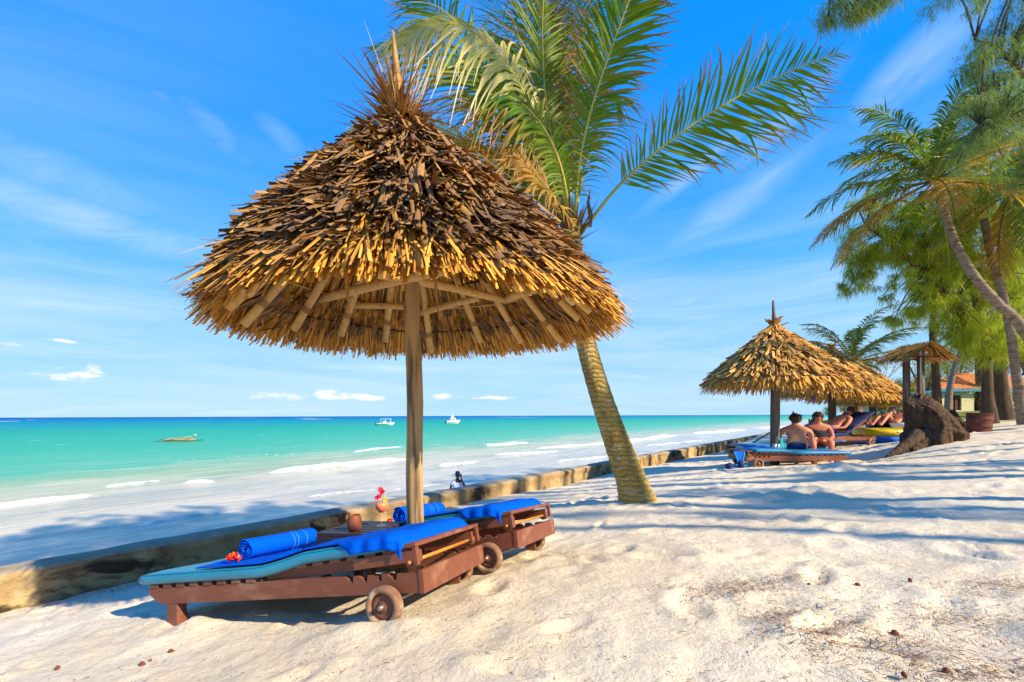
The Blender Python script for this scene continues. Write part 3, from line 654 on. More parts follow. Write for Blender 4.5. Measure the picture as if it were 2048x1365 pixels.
V_, Q_ = strips(P_, unit(tg + dn * r_.normal(0, .5, n)[:, None]), (.014 * r_.uniform(.5, 1.7, n))[:, None] * np.array([1, 1, .9, .7])[None, :], fold=.4); bag.add(V_, Q_)
skg(bag).build('straw_fringe', M['straw'], root)
# solid core of packed straw so no light leaks through the roof
core = MB(); core.lathe([(RE - .26, ZE + .26), (RE * .5, ZE + HT * .5 + .01), (.06, ZE + HT * .93), (.05, ZE + HT * .86), (RE * .5, ZE + HT * .5 - .04), (RE - .28, ZE + .24)], 48, closed=True)
skb(core).build('packed_straw', mat('packed_straw', (.36, .19, .06), (.20, .10, .035), 40, .9, .6, .01), root, True)
for k in range(6):            # battens tied under the straw
    rr = .30 + k * .155; pts = []
    for j in range(33):
        an = 2 * PI * j / 32; r2 = rr + .008 * math.sin(5 * an + k); pts.append((r2 * math.cos(an), r2 * math.sin(an), ZE + HT * (1 - r2 / RE) - .115 + .005 * math.sin(3 * an)))
    skb(MB().tube(pts, .007, 6, False)).build('batten', M['darkwood'] if k % 2 else M['log'], root, True)
for k in range(16):           # rafters
    an = 2 * PI * (k + .35) / 16 + random.uniform(-.05, .05); r1 = random.uniform(1.08, 1.17)
    q = lambda r, o=0: Vector((r * math.cos(an + o), r * math.sin(an + o), ZE + HT * (1 - r / RE) - .20))
    skb(MB().tube([q(.05), q(.4, .01), q(.75, -.01), q(r1)], [.020, .025, .028, .030], 10, True, .05)).build('rafter', M['log'], root, True)
    ra, rb = q(r1 - .15), q(r1 - .12); skb(MB().tube([ra, ra + (rb - ra) * .5, rb], .0335, 10, False, .05)).build('rope_lashing', M['thatch_top'], root, True)
inv_ = root.matrix_world.inverted() if root.matrix_world else Matrix.Identity(4)
bpy.context.view_layer.update(); inv_ = root.matrix_world.inverted()
def loc(px, py, Yd): return inv_ @ P(px, py, Yd * KD)
for a, b_, ra in (((609, 606, 3.71), (940, 531, 2.78), .034), ((699, 537, 2.84), (1010, 600, 3.61), .032), ((640, 611, 3.79), (806, 613, 3.82), .028),
                  ((840, 627, 4.05), (955, 597, 3.58), .028), ((1015, 598, 3.57), (1092, 578, 3.30), .03), ((552, 583, 3.36), (632, 592, 3.49), .028)):
    p, q = loc(*a), loc(*b_); mid = (p + q) / 2 + Vector((random.uniform(-.012, .012), random.uniform(-.012, .012), random.uniform(.0, .025)))
    MB().tube(catmull([p, mid, q], 8), [ra * (1.08 - .2 * i / 8) for i in range(9)], 12, True, .03).build('tie_beam', M['log'], root, True)
for px in (868, 690, 1106):   # stray leaves hanging down from the lining
    a = loc(px, 530, 2.35) if px != 1106 else loc(1150, 590, 3.3); V_, Q_ = strips(np.array([[a, a + Vector((.01, 0, -.14)), a + Vector((.02, .01, -.27))]]), np.array([[1., 0, 0]]), np.array([[.02, .016, .004]]), .4)
    quadmesh('hanging_leaf', V_, Q_, M['thatch_top'], root)
V_, Q_ = crown_tuft(ZE + HT - .0, 70, .50, 8, 1.2, .030); quadmesh('leaf_crown', sk(V_), Q_, M['thatch_top'], root)
V_, Q_ = crown_tuft(ZE + HT - .16, 300, .46, 9, 1.9, .024)
quadmesh('leaf_collar', sk(V_), Q_, M['thatch_top'], root)
sp_ = MB(); sp_.tube([(-.06, 0, ZE + HT - .2), (-.08, 0, ZE + HT + .12), (-.10, .0, ZE + HT + .40), (-.115, 0, ZE + HT + .58)], [.050, .036, .020, .008], 10, True, .12)
sp_.build('spike', M['thatch_top'], root, True)
MB().tube([(-.075 - i * .0006 + .045 * (1 - i / 70) * math.cos(i * .8) , .045 * (1 - i / 70) * math.sin(i * .8), ZE + HT + .04 + i * .008) for i in range(60)], .005, 5, True).build('binding_rope', M['thatch_top'], root, True)

def far_parasol(px, Yd, R, ztip, zap, seed, label, pr_=.09, polemat='greypole', spike=True, layers=18, per=230, K=3, frame=True):
    bx = ray(px, 800).x * Yd; gz = g(bx, Yd); ro = empty('thatched_parasol', (bx, Yd, gz), label, 'parasol', 'parasols farther along the beach')
    z0 = ztip + CZ - gz; H = zap - ztip
    MB().tube([(.004 * i, .003 * math.sin(i), -.3 + i * (z0 + H * .7 + .3) / 6) for i in range(7)], [pr_ * 1.04, pr_, pr_ * .98, pr_, pr_ * .96, pr_ * .95, pr_ * .9], 14, True, .03).build('pole', M[polemat], ro, True)
    thatch(R, H, z0, layers, per, .36, .055, seed, lift=.08, bulge=.07, K=K, jag=.8).build('thatch', M['thatch_far'], ro)
    r_ = np.random.default_rng(seed); n = 700; ph = r_.uniform(0, 2 * PI, n); dn = np.stack([np.cos(ph), np.sin(ph), 0 * ph], -1); tg = np.stack([-np.sin(ph), np.cos(ph), 0 * ph], -1)
    s_ = np.linspace(0, 1, 3); an = math.atan2(H, R) + r_.normal(.15, .2, n); d = dn * np.cos(an)[:, None] - np.array([0, 0, 1.]) * np.sin(an)[:, None]
    b0 = dn * (R - r_.uniform(.06, .22, n))[:, None]; b0[:, 2] = z0 + .08; P_ = b0[:, None, :] + d[:, None, :] * (r_.uniform(.14, .30, n)[:, None] * s_)[:, :, None]
    V_, Q_ = strips(P_, tg, .03 * np.ones((n, 3)) * np.array([1, .9, .4])); quadmesh('straw_fringe', V_, Q_, M['straw'], ro)
    core = MB(); core.lathe([(R - .08, z0 + .03), (R * .5, z0 + H * .5), (.05, z0 + H * .95), (.04, z0 + H * .88), (R * .5, z0 + H * .5 - .06), (R - .16, z0 + .03)], 32, closed=True)
    core.build('packed_straw', M['packed'], ro, True)
    if frame:
        for k in range(12):
            an = 2 * PI * k / 12; MB().tube([(.05 * math.cos(an), .05 * math.sin(an), z0 + H - .2), ((R - .25) * math.cos(an), (R - .25) * math.sin(an), z0 + H * .25 / R - .08 + .0)], .03, 7).build('rafter', M['log'], ro, True)
    if spike:
        MB().tube([(0, 0, z0 + H - .1), (-.01, 0, z0 + H + .25), (-.02, 0, z0 + H + .50)], [.05, .035, .02], 8, True, .1).build('spike', M['greypole'], ro, True)
    V_, Q_ = crown_tuft(z0 + H - .06, 60, .22, seed, 1.5, .025); quadmesh('leaf_crown', V_, Q_, M['thatch_far'], ro)
    return ro
M['packed'] = bpy.data.materials['packed_straw']
far_parasol(1549, 9.4, 1.40, .60, 1.86, 21, 'thatched parasol on a dark post with a tall spike over the seated couple')
far_parasol(1663, 12.5, 1.40, .52, 1.80, 22, 'second thatched parasol partly hidden behind the one over the couple', .095, spike=False)
far_parasol(1711, 15.2, 1.42, .50, 1.78, 23, 'thatched parasol on a slim brown post over the sunbathers', .06, 'pole', False)
far_parasol(1744, 19.0, 1.40, .42, 1.70, 24, 'rearmost thatched parasol low behind the row of parasols', .11, spike=False, frame=False)
# ------------------------------------------------------------------ sun loungers (origin: near bottom corner of the head end; x towards the head, y across, z up)
def lounger(name, label, group, back=0.062, L=1.87, Wd=.74, group2=None, matt='vinyl', mat4=None, wheels=True, notches=True, props=True):
    ro = empty(name, label=label, cat='sun lounger', group=group, mat4=mat4)
    hb = .095
    nt_ = [(-.12 - .085 * k) for k in range(4)] if notches else []
    out = [(0, 0), (-L + .10, 0), (-L + .045, .03), (-L, .062), (-L, hb)]
    for x in reversed(nt_): out += [(x - .052, hb), (x - .008, hb - .036), (x, hb)]
    out += [(0, hb)]
    for y0 in (0, Wd - .035):
        mb = MB(); mb.prism(out, y0, y0 + .035); o = mb.build('side_rail', M['brownpaint'], ro, bevel=.002)
    MB().box((0.001, -.004, -.004), (.03, Wd + .004, hb + .012)).build('head_board', M['brownpaint'], ro, bevel=.003)
    MB().box((-L + .12, .036, .01), (-L + .15, Wd - .036, hb - .01)).build('foot_board', M['brownpaint'], ro)
    for y0 in (.002, Wd - .062):
        MB().box((-L + .15, y0, -.15), (-L + .235, y0 + .06, -.001)).build('leg', M['brownpaint'], ro, bevel=.003)
        MB().box((-.215, y0 + (.0 if y0 < .1 else .02), -.12), (-.135, y0 + .04, -.001)).build('axle_bracket', M['brownpaint'], ro, bevel=.003)
    if wheels:
        ax = -.175; zc = -.045
        MB().tube([(ax, -.085, zc), (ax, Wd + .085, zc)], .011, 8).build('axle', M['steel'], ro, True)
        for yc_, sgn in ((-.04, -1), (Wd + .04, 1)):
            T = Matrix.Translation((ax, yc_, zc)) @ Matrix.Rotation(PI / 2, 4, 'X')
            pr_ = [(.066, -.026), (.078, -.029), (.090, -.026), (.095, -.019), (.096, -.010), (.0925, -.008), (.0965, -.003), (.0965, .003), (.0925, .008), (.096, .010), (.095, .019), (.090, .026), (.078, .029), (.066, .026)]
            w_ = MB().lathe(pr_, 32, T, True).build('wheel', M['tyre'], ro, True)
            MB().lathe([(.001, -.014), (.022, -.022), (.028, -.013), (.040, -.011), (.043, -.017), (.050, -.016), (.0665, -.012), (.0665, .012), (.050, .016), (.043, .017), (.040, .011), (.028, .013), (.022, .022), (.001, .014)], 28, T).build('rim', M['rim'], w_, True)
            MB().lathe([(.001, .046 * 1), (.011, .045), (.014, .020), (.014, -.020), (.011, -.045), (.001, -.046)], 14, T).build('hub', M['steel'], w_, True)
    # fixed slats over the foot part
    hx = -.98
    n = 8
    for i in range(n):
        x = -L + .02 + i * (L + hx - .02) / n
        MB().box((x, -.006, hb + .001), (x + .066, Wd + .006, hb + .021)).build('slat', M['brownpaint'], ro, bevel=.002)
    # raised back section
    B = Matrix.Translation((hx, 0, hb + .004)) @ Matrix.Rotation(-back, 4, 'Y')
    bl = -hx - .005
    for y0 in (.038, Wd - .068): MB().box((.0, y0, -.02), (bl, y0 + .03, .038), B).build('back_rail', M['brownpaint'], ro, bevel=.002)
    if back < .15:
        for y0 in (-.012,): MB().box((.62, y0, -.012), (bl, y0 + .034, .042), B).build('back_rail', M['brownpaint'], ro, bevel=.002)
    n = 8
    for i in range(n):
        x = .03 + i * (bl - .10) / n
        MB().box((x, -.004, .039), (x + .066, Wd + .004, .057), B).build('slat', M['brownpaint'], ro, bevel=.002)
    MB().box((bl - .075, -.015, .0432 + .014), (bl + .02, Wd + .015, .078), B).build('top_board', M['brownpaint'], ro, bevel=.004)
    for y0 in (-.013, Wd - .017):
        MB().box((bl - .005, y0, -.03), (bl + .017, y0 + .03, .0565), B).build('end_post', M['brownpaint'], ro, bevel=.003)
    MB().tube([B @ Vector((bl - .03, -.02, -.012)), B @ Vector((bl - .03, Wd + .02, -.012))], .010, 8).build('prop_rod', M['rod'], ro, True)
    for y0 in (.015, Wd - .04):
        T = B @ Matrix.Translation((bl - .03, y0, -.012)) @ Matrix.Rotation(PI / 2, 4, 'X')
        MB().lathe([(.014, -.012), (.034, -.012), (.034, .012), (.014, .012)], 16, T, True).build('rod_holder', M['brownpaint'], ro, True)
    if back > .15:
        for y0 in (.08, Wd - .11):
            a = B @ Vector((bl * .55, y0, .0)); MB().tube([a, Vector((a.x + .30, y0, hb - .02))], .016, 6).build('prop_arm', M['brownpaint'], ro)
    # mattress follows the slats
    def top(x, t=.0):
        zf = hb + .022
        if x > hx:
            d = x - hx; s_ = math.tan(back); k = min(1, d / .30); zf = zf + s_ * d * k * 1.0 + .036 * k
        return zf + t
    xs = np.linspace(-L - .055, -.13 if back < .15 else -.04, 44); th_ = .062; nb = 6
    vs = []; fs = []
    for i, x in enumerate(xs):
        zf = top(x); e = min(1, (i + .5) / 1.2, (len(xs) - 1 - i + .35) / 1.6); hh = th_ * (.6 + .4 * e) 
        zmid = zf + .002 + th_ / 2
        y0, y1 = -.022, Wd + .022; rr = .5 * hh
        ring = [(y0 + .012, zmid - rr), (y0, zmid - rr * .55), (y0 - .003, zmid), (y0, zmid + rr * .55), (y0 + .014, zmid + rr)]
        m_ = [(y0 + (y1 - y0) * k / nb, zmid + rr + .004 * math.sin(k * 1.3 + i * .21)) for k in range(1, nb)]
        ring2 = [(y1 - .014, zmid + rr), (y1, zmid + rr * .55), (y1 + .003, zmid), (y1, zmid - rr * .55), (y1 - .012, zmid - rr)]
        for y, z in ring + m_ + ring2: vs.append((x, y, z))
    nr_ = 10 + nb - 1
    for i in range(len(xs) - 1):
        for k in range(nr_): fs.append((i * nr_ + k, i * nr_ + (k + 1) % nr_, (i + 1) * nr_ + (k + 1) % nr_, (i + 1) * nr_ + k))
    fs += [tuple(range(nr_ - 1, -1, -1)), tuple((len(xs) - 1) * nr_ + k for k in range(nr_))]
    mo = rawmesh('mattress', vs, fs, M[matt], ro, True)
    for y_ in (-.018, Wd + .018): MB().tube([(x, y_, top(x) + .002 + .0575) for x in xs[1:-1]], .0038, 6).build('seam', M[matt], mo, True)
    ro['_L'] = L; return ro, top
GL = 'brown wooden sun loungers with blue mattresses by the big parasol'
lo1, top1 = lounger('sun_lounger', 'nearest brown wheeled sun lounger with teal mattress, its foot end towards the sea wall', GL, mat4=L1)
lo2, top2 = lounger('sun_lounger', 'second wheeled sun lounger just behind the parasol pole, mostly covered by a blue towel', GL, mat4=L2)
Wd = .74; TT = .062 + .018
def towel_sheet(T4, x0, x1, seed, label, edge0=-.004, slant=-.10):
    r_ = np.random.default_rng(seed); nx, ny = 110, 46; V_ = []
    for i in range(nx):
        u = i / (nx - 1)
        for j in range(ny):
            v = j / (ny - 1)
            x = x0 + (x1 - x0) * u + slant * v * (1 - u) * -1.0
            y = edge0 + v * (Wd + .0 - edge0)
            over = max(0, x - (-.155))
            z = top1(min(x, -.15)) + TT
            if u > .62:          # the sheet slides down over the near side by the head
                k = min(1, (u - .70) / .08) if u > .70 else 0; y2 = y - .085 * k * (1 - v) ** 2.2; y = y2
            dn = max(0, -.02 - y); z -= min(dn, .06) * 1.0; 
            if y < -.02: y = -.026 - dn * .12 + .006 * math.sin(x * 60)
            if over > 0:
                x = -.155 + .10 * math.sin(min(over / .11, PI / 2)); z -= .09 * (1 - math.cos(min(over / .11, PI / 2 + .3))) + max(0, over - .17) * .8
            kv = min(1, v * 5); z += kv * (.0022 * math.sin(y * 55 + x * 9 + seed) * (.3 + u) + .004 * math.sin(y * 21 + 9 * x + seed * 2) * u * u + .003 * math.sin(x * 31 + y * 14)) - .006 * (1 - kv)
            V_.append((x, y, z))
    Q_ = [(i * ny + j, (i + 1) * ny + j, (i + 1) * ny + j + 1, i * ny + j + 1) for i in range(nx - 1) for j in range(ny - 1)]
    o = quadmesh('beach_towel', V_, Q_, M['towel'], None, True); o.matrix_world = T4
    s_ = o.modifiers.new('thick', 'SOLIDIFY'); s_.thickness = .008; s_.offset = 1
    return tag(o, label, 'towel', 'blue towels spread over the loungers')
towel_sheet(L1, -1.47, -.02, 1, 'royal blue towel spread over the nearest lounger, hanging over its head end')
towel_sheet(L2, -1.30, -.02, 2, 'royal blue towel spread over the second lounger with a bunched corner')
def towel_roll(T4, x, y0, y1, r0, label, yaw=0):
    zz_ = top1(x) + TT + .008 + r0; nseg = 26; nt_ = 62; V_ = []
    turns = 3.2
    for j in range(nseg):
        v = j / (nseg - 1); y = y0 + (y1 - y0) * v
        for i in range(nt_):
            t = i / (nt_ - 1); an = t * turns * 2 * PI; r = .012 + (r0 - .012) * t
            r *= 1 + .025 * math.sin(3 * an + v * 5) * t + .01 * math.sin(v * 40 + an)
            V_.append((x + yaw * v + r * math.cos(an + 1.0) * 1.06, y + .006 * math.sin(an * 2.2 + 1) * (1 if v in (0, 1) else 0), zz_ + r * math.sin(an + 1.0) * .96))
    Q_ = [(j * nt_ + i, j * nt_ + i + 1, (j + 1) * nt_ + i + 1, (j + 1) * nt_ + i) for j in range(nseg - 1) for i in range(nt_ - 1)]
    o = quadmesh('rolled_towel', V_, Q_, M['towel'], None, True); o.matrix_world = T4
    s_ = o.modifiers.new('thick', 'SOLIDIFY'); s_.thickness = .007; s_.offset = 0
    for k, v in enumerate((.60, .66, .80)):
        y = y0 + (y1 - y0) * v
        mb = MB(); mb.lathe([(r0 * 1.052, -.004), (r0 * 1.062, 0), (r0 * 1.052, .004)], 26, Matrix.Translation((x + yaw * v, y, zz_)) @ Matrix.Rotation(PI / 2, 4, 'X') @ Matrix.Diagonal((1.03, .97, 1, 1)))
        mb.build('woven_stripe', M['towel_line'], o, True)
    return tag(o, label, 'towel', 'blue towels rolled up on the loungers')
towel_roll(L1, -1.215, .10, .62, .060, 'royal blue towel rolled up across the nearest lounger', .02)
towel_roll(L2, -1.0, .12, .66, .064, 'royal blue towel rolled up on the second lounger behind the pole', .02)
def flowers(T4, x, y, label, n, sp_, mt, seed, group='red flower bunches tucked under the rolled towels'):
    r_ = random.Random(seed); zz_ = top1(x) + TT + .012
    ro = empty('flower_bunch', label=label, cat='flowers', group=group, mat4=T4 @ Matrix.Translation((x, y, zz_)))
    for k in range(n):
        mb = MB(); cx_, cy_, cz_ = r_.uniform(-sp_, sp_), r_.uniform(-sp_ * .5, sp_ * .5), r_.uniform(.008, .035)
        tilt = Matrix.Translation((cx_, cy_, cz_)) @ Matrix.Rotation(r_.uniform(-.9, .9), 4, 'X') @ Matrix.Rotation(r_.uniform(-.9, .9), 4, 'Y') @ Matrix.Rotation(r_.uniform(0, 6), 4, 'Z')
        for p in range(5):
            T = tilt @ Matrix.Rotation(p * 2 * PI / 5, 4, 'Z'); L_ = r_.uniform(.020, .028)
            vs = [T @ Vector(q) for q in ((0, 0, 0), (L_ * .45, -.010, .006), (L_ * .85, -.009, .004), (L_, 0, -.002), (L_ * .85, .009, .005), (L_ * .45, .010, .006))]
            mb.add(vs, [(0, 1, 5), (1, 2, 4, 5), (2, 3, 4)])
        b_ = mb.build('blossom', M[mt], ro)
        sm = MB(); sm.tube([tilt @ Vector((0, 0, 0)), tilt @ Vector((.004, 0, .016)), tilt @ Vector((.01, .002, .024))], .0012, 4); sm.build('stamen', M['stamen'], b_)
    return ro
flowers(L1, -1.245, .055, 'orange-red flower bunch at the near end of the rolled towel', 9, .034, 'petal', 3)
flowers(L1, -1.18, .665, 'single small red blossom at the far end of the nearest rolled towel', 2, .018, 'petal_pink', 5)
flowers(L2, -1.03, .065, 'bright red flowers at the rolled towel left of the parasol pole', 9, .03, 'petal', 8)
flowers(L2, -.95, .70, 'tiny pink blossom at the right end of the rolled towel behind the pole', 1, .006, 'petal_pink', 9)

# ------------------------------------------------------------------ side table with cup and cocktail
tp = P(739, 1069, 2.80); tx = Vector((.94, -.30, .05)).normalized(); ty = Vector((.30, .95, -.03)); ty = (ty - tx * tx.dot(ty)).normalized(); tz = tx.cross(ty)
TM = Matrix(((tx.x, ty.x, tz.x, tp.x), (tx.y, ty.y, tz.y, tp.y), (tx.z, ty.z, tz.z, tp.z), (0, 0, 0, 1)))
ro = empty('side_table', label='low dark slatted wooden side table between the two near loungers', cat='table', mat4=TM)
TL, TWd = .40, .42
for k in range(6):
    y0 = k * TWd / 6; MB().box((-TL, y0 + .002, -.022), (.0, y0 + TWd / 6 - .012, 0)).build('slat', M['darkwood'], ro, bevel=.003)
for x0 in (-TL + .03, -.075): MB().box((x0, .0, -.05), (x0 + .035, TWd - .01, -.023)).build('cross_rail', M['darkwood'], ro)
MB().box((-TL, -.004, -.085), (.0, .022, -.0235)).build('apron', M['darkwood'], ro, bevel=.002)
MB().box((-.012, .024, -.075), (.012, TWd, -.0235)).build('apron', M['darkwood'], ro, bevel=.002)
for x0 in (-TL + .01, -.055):
    for y0 in (.025, TWd - .07): MB().box((x0, y0, -.40), (x0 + .045, y0 + .045, -.0505)).build('leg', M['darkwood'], ro, bevel=.003)
def tsurf(px, py):           # point of the table top seen at a pixel
    r = ray(px, py); o_ = Vector((0, 0, CZ)); n_ = tz; t = (tp - o_).dot(n_) / r.dot(n_); return o_ + r * t
cp = tsurf(709, 1061)
prof_ = [(.001, .0), (.030, .0), (.036, .004), (.043, .022), (.046, .045), (.044, .072), (.038, .094), (.034, .101), (.031, .101), (.033, .09), (.039, .07), (.040, .045), (.036, .015), (.001, .008)]
o = MB().lathe(prof_, 28).build('clay_cup', M['clay'], None, True); o.location = cp; tag(o, 'round brown clay cup on the dark slatted table', 'cup')
gp = tsurf(763, 1052); ro = empty('cocktail_glass', gp, 'stemmed glass of orange cocktail with red flowers and fruit on the rim', 'cocktail')
mg_, nt, b, vec = newmat('glass'); b.inputs['Alpha'].default_value = .05; b.inputs['Roughness'].default_value = .03; b.inputs['Base Color'].default_value = (.85, .92, .95, 1); b.inputs['Specular IOR Level'].default_value = .9
M['glass'] = mg_
ro.scale = (1.18, 1.18, 1.2)
bowl = [(.005, .0705), (.012, .073), (.022, .082), (.030, .098), (.033, .115), (.0325, .135), (.030, .152), (.0288, .152), (.0312, .135), (.0316, .115), (.0286, .099), (.021, .0845), (.011, .076), (.001, .0745)]
foot = [(.001, .0), (.031, .0), (.032, .002), (.020, .005), (.006, .010), (.0035, .02), (.0032, .055), (.006, .068), (.001, .0704)]
MB().lathe([(r * 1.1, z) for r, z in bowl], 28).build('bowl', M['glass'], ro, True)
MB().lathe(foot, 24).build('stem', M['glass'], ro, True)
mj, nt, b, vec = newmat('juice'); zsp = N(nt, 'ShaderNodeSeparateXYZ'); nt.links.new(vec, zsp.inputs[0])
nt.links.new(ramp(nt, math_(nt, 'MULTIPLY', zsp.outputs[2], 6.0), [(.47, (.80, .03, .005)), (.62, (.92, .14, .0)), (.74, (.95, .27, .0)), (.80, (.85, .12, .0))]), b.inputs['Base Color'])
b.inputs['Roughness'].default_value = .3
MB().lathe([(.001, .0752), (.011, .0766), (.0225, .0855), (.0308, .0995), (.0340, .115), (.0340, .132), (.001, .132)], 28).build('juice', mj, ro, True)
fr = MB(); fr.prism([(-.004, .0), (.010, .0), (.017, .036), (-.013, .036)], -.006, .006, Matrix.Translation((.018, -.012, .125)) @ Matrix.Rotation(.12, 4, 'Y')); fr.build('fruit_wedge', mat('pineapple', (.85, .50, .03), (.8, .42, .02), 30, .5), ro, bevel=.002)
MB().tube([(.004, .004, .10), (.026, .0, .185)], .0022, 6).build('straw', M['white'], ro)
r_ = random.Random(2)
for (cx_, cz_) in ((-.006, .172), (-.022, .158), (.004, .190), (-.002, .205), (.010, .196)):
    mb = MB(); tilt = Matrix.Translation((cx_, -.008, cz_)) @ Matrix.Rotation(PI / 2 + r_.uniform(-.6, .6), 4, 'X') @ Matrix.Rotation(r_.uniform(-.6, .6), 4, 'Y')
    for p in range(5):
        T = tilt @ Matrix.Rotation(p * 2 * PI / 5, 4, 'Z'); L_ = r_.uniform(.014, .021)
        mb.add([T @ Vector(q) for q in ((0, 0, 0), (L_ * .5, -.006, .004), (L_, -.002, 0), (L_, .003, .002), (L_ * .5, .006, .004))], [(0, 1, 4), (1, 2, 3, 4)])
    mb.build('petals', M['petal_pink'], ro)
MB().tube([(.012, -.008, .13), (.006, -.008, .16), (-.004, -.008, .185)], .0015, 5).build('flower_stem', M['stamen'], ro)
# ------------------------------------------------------------------ coconut palms
M['frond'] = leafmat('frond', (.07, .20, .010), (.22, .28, .012), (.42, .18, .04), (.60, .95), .5, .42, dead=(.30, .17, .06), deadfrac=.06)
M['frond_dry'] = leafmat('frond_dry', (.30, .20, .03), (.48, .28, .06), (.50, .28, .10), (.5, .9), .5, .5)
M['frond_pale'] = leafmat('frond_pale', (.42, .42, .08), (.58, .50, .18), (.80, .62, .42), (.45, .9), .5, .35, spec=.5)
M['frond_far'] = leafmat('frond_far', (.06, .15, .015), (.19, .25, .02), (.34, .28, .06), (.75, 1.05), .4, .4, dead=(.34, .27, .10), deadfrac=.10)
M['rachis'] = mat('rachis', (.30, .34, .04), (.42, .40, .06), 8, .45, c3=(.45, .30, .08), s3=3)
M['coir'] = mat('coir', (.20, .12, .055), (.09, .055, .03), 30, .95, .8, .02)
M['coconut'] = mat('coconut', (.22, .25, .03), (.35, .28, .04), 6, .5)
mt_, nt, b, vec = newmat('palm_trunk')
sp3 = N(nt, 'ShaderNodeSeparateXYZ'); nt.links.new(vec, sp3.inputs[0])
wv_ = N(nt, 'ShaderNodeTexWave'); wv_.wave_type = 'BANDS'; wv_.bands_direction = 'Z'; wv_.inputs['Scale'].default_value = 5.6; wv_.inputs['Distortion'].default_value = 6.5; wv_.inputs['Detail'].default_value = 3; wv_.inputs['Detail Scale'].default_value = 1.4
nt.links.new(vec, wv_.inputs['Vector'])
nn_ = noise(nt, stretch(nt, vec, (1, 1, .5)), 6, 7, .7)
c = ramp(nt, nn_, [(.3, (.27, .16, .04)), (.55, (.47, .31, .08)), (.72, (.58, .43, .20))])
c = mixc(nt, ramp(nt, noise(nt, stretch(nt, vec, (1, 1, 2.6)), 4, 8, .7, 1.2), [(.58, g3(0)), (.64, g3(.6))]), c, (.60, .53, .42))
c = mixc(nt, ramp(nt, wv_.outputs[1], [(.01, g3(.8)), (.09, g3(0))]), c, (.10, .06, .03))
c = mixc(nt, ramp(nt, noise(nt, vec, 2.6, 6, .7), [(.55, g3(0)), (.66, g3(.75))]), c, (.17, .15, .03))
nt.links.new(c, b.inputs['Base Color']); b.inputs['Roughness'].default_value = .85; b.inputs['Specular IOR Level'].default_value = .15
hsum = math_(nt, 'ADD', wv_.outputs[1], math_(nt, 'MULTIPLY', noise(nt, stretch(nt, vec, (1, 1, .15)), 40, 5, .7), .8)); bump(nt, b, hsum, .8, .02)
M['palm_trunk'] = mt_
M['trunk_grey'] = mat('trunk_grey', (.20, .15, .11), (.36, .28, .20), 7, .9, .8, .02, st=(1, 1, 2.5), spec=.1, c3=(.12, .085, .06), s3=4, t3=(.5, .65))
def frond(parent, pts, n, Lm, seed, mat_='frond', nrm=(0, -1, .3), droop=.25, up_=.25, K=5, w=.032, start=.14, rr=(.024, .004), aL=(1.05, .5), both=(1, 1), curl=.12, name='frond'):
    r_ = np.random.default_rng(seed); C = catmull(pts, 40)
    ro = MB(); rs = [rr[0] + (rr[1] - rr[0]) * (i / 40) ** .8 for i in range(41)]; fo = ro.tube(C, rs, 7, True).build(name, M['rachis'] if mat_ != 'frond_dry' else M['coir'], parent, True)
    Cn = np.array([tuple(c) for c in C]); T = np.gradient(Cn, axis=0); T = unit(T); nr = unit(np.array(nrm, float))
    bag = Bag()
    for sgn in (1, -1):
        if not both[0 if sgn == 1 else 1]: continue
        k = both[0 if sgn == 1 else 1]
        t = np.sort(r_.uniform(start, 1.0, int(n * min(k, 1.2)))); t = start + (1 - start) * (np.arange(len(t)) + r_.uniform(-.35, .35, len(t))) / len(t); t = np.clip(t, start, .999)
        f = t * 40; i0 = np.clip(f.astype(int), 0, 39); u = (f - i0)[:, None]
        B_ = Cn[i0] * (1 - u) + Cn[i0 + 1] * u; tg = unit(T[i0] * (1 - u) + T[i0 + 1] * u)
        sd = unit(np.cross(tg, nr)) * sgn; nv = unit(np.cross(sd, tg)) * sgn
        ang = aL[0] + (aL[1] - aL[0]) * t + r_.normal(0, .07, len(t))
        d = unit(sd * np.sin(ang)[:, None] + tg * np.cos(ang)[:, None] + nv * (up_ + r_.normal(0, .10, len(t)))[:, None])
        tt = (t - start) / (1 - start); prof_ = np.clip(.45 + 1.5 * tt, 0, 1) * np.clip((1.04 - tt) * 2.3, .22, 1)
        LL = Lm * prof_ * r_.uniform(.86, 1.06, len(t)) * k; s_ = np.linspace(0, 1, K)
        Pp = B_[:, None, :] + d[:, None, :] * (LL[:, None] * s_)[:, :, None]
        Pp[:, :, 2] -= (droop * LL * r_.uniform(.6, 1.4, len(t)))[:, None] * s_ ** 2.2
        Pp += tg[:, None, :] * ((r_.normal(.0, curl, len(t)) * LL)[:, None] * s_ ** 3)[:, :, None] + nv[:, None, :] * ((r_.normal(0, curl, len(t)) * LL)[:, None] * s_ ** 3)[:, :, None]
        tw = r_.normal(0, .35, len(t)); wd = unit(tg * np.cos(tw)[:, None] + nv * np.sin(tw)[:, None])
        ww = (w * (.55 + .6 * np.clip(prof_, 0, 1)))[:, None] * np.interp(s_, [0, .15, .5, 1], [.5, 1, .85, .12])[None, :]
        V, Q = strips(Pp, wd, ww, fold=.35, nrm=np.repeat(nv[:, None, :], K, 1))
        bag.add(V, Q, np.repeat(np.repeat(s_[None, :], len(t), 0)[:, :, None], 3, 2).ravel())
    bag.build('leaflets', M[mat_], fo); return fo
def trunk(parent, pts, radii, mat_='palm_trunk', n=20, seg=70, ring=.0, name='trunk', base_flare=0):
    C = catmull(pts, seg); R_ = np.interp(np.linspace(0, 1, seg + 1), np.linspace(0, 1, len(radii)), radii)
    if ring: R_ = R_ * (1 + ring * (np.arange(seg + 1) % 3 == 0)) 
    o = MB().tube(C, list(R_), n, True, .012).build(name, M[mat_], parent, True)
    return o
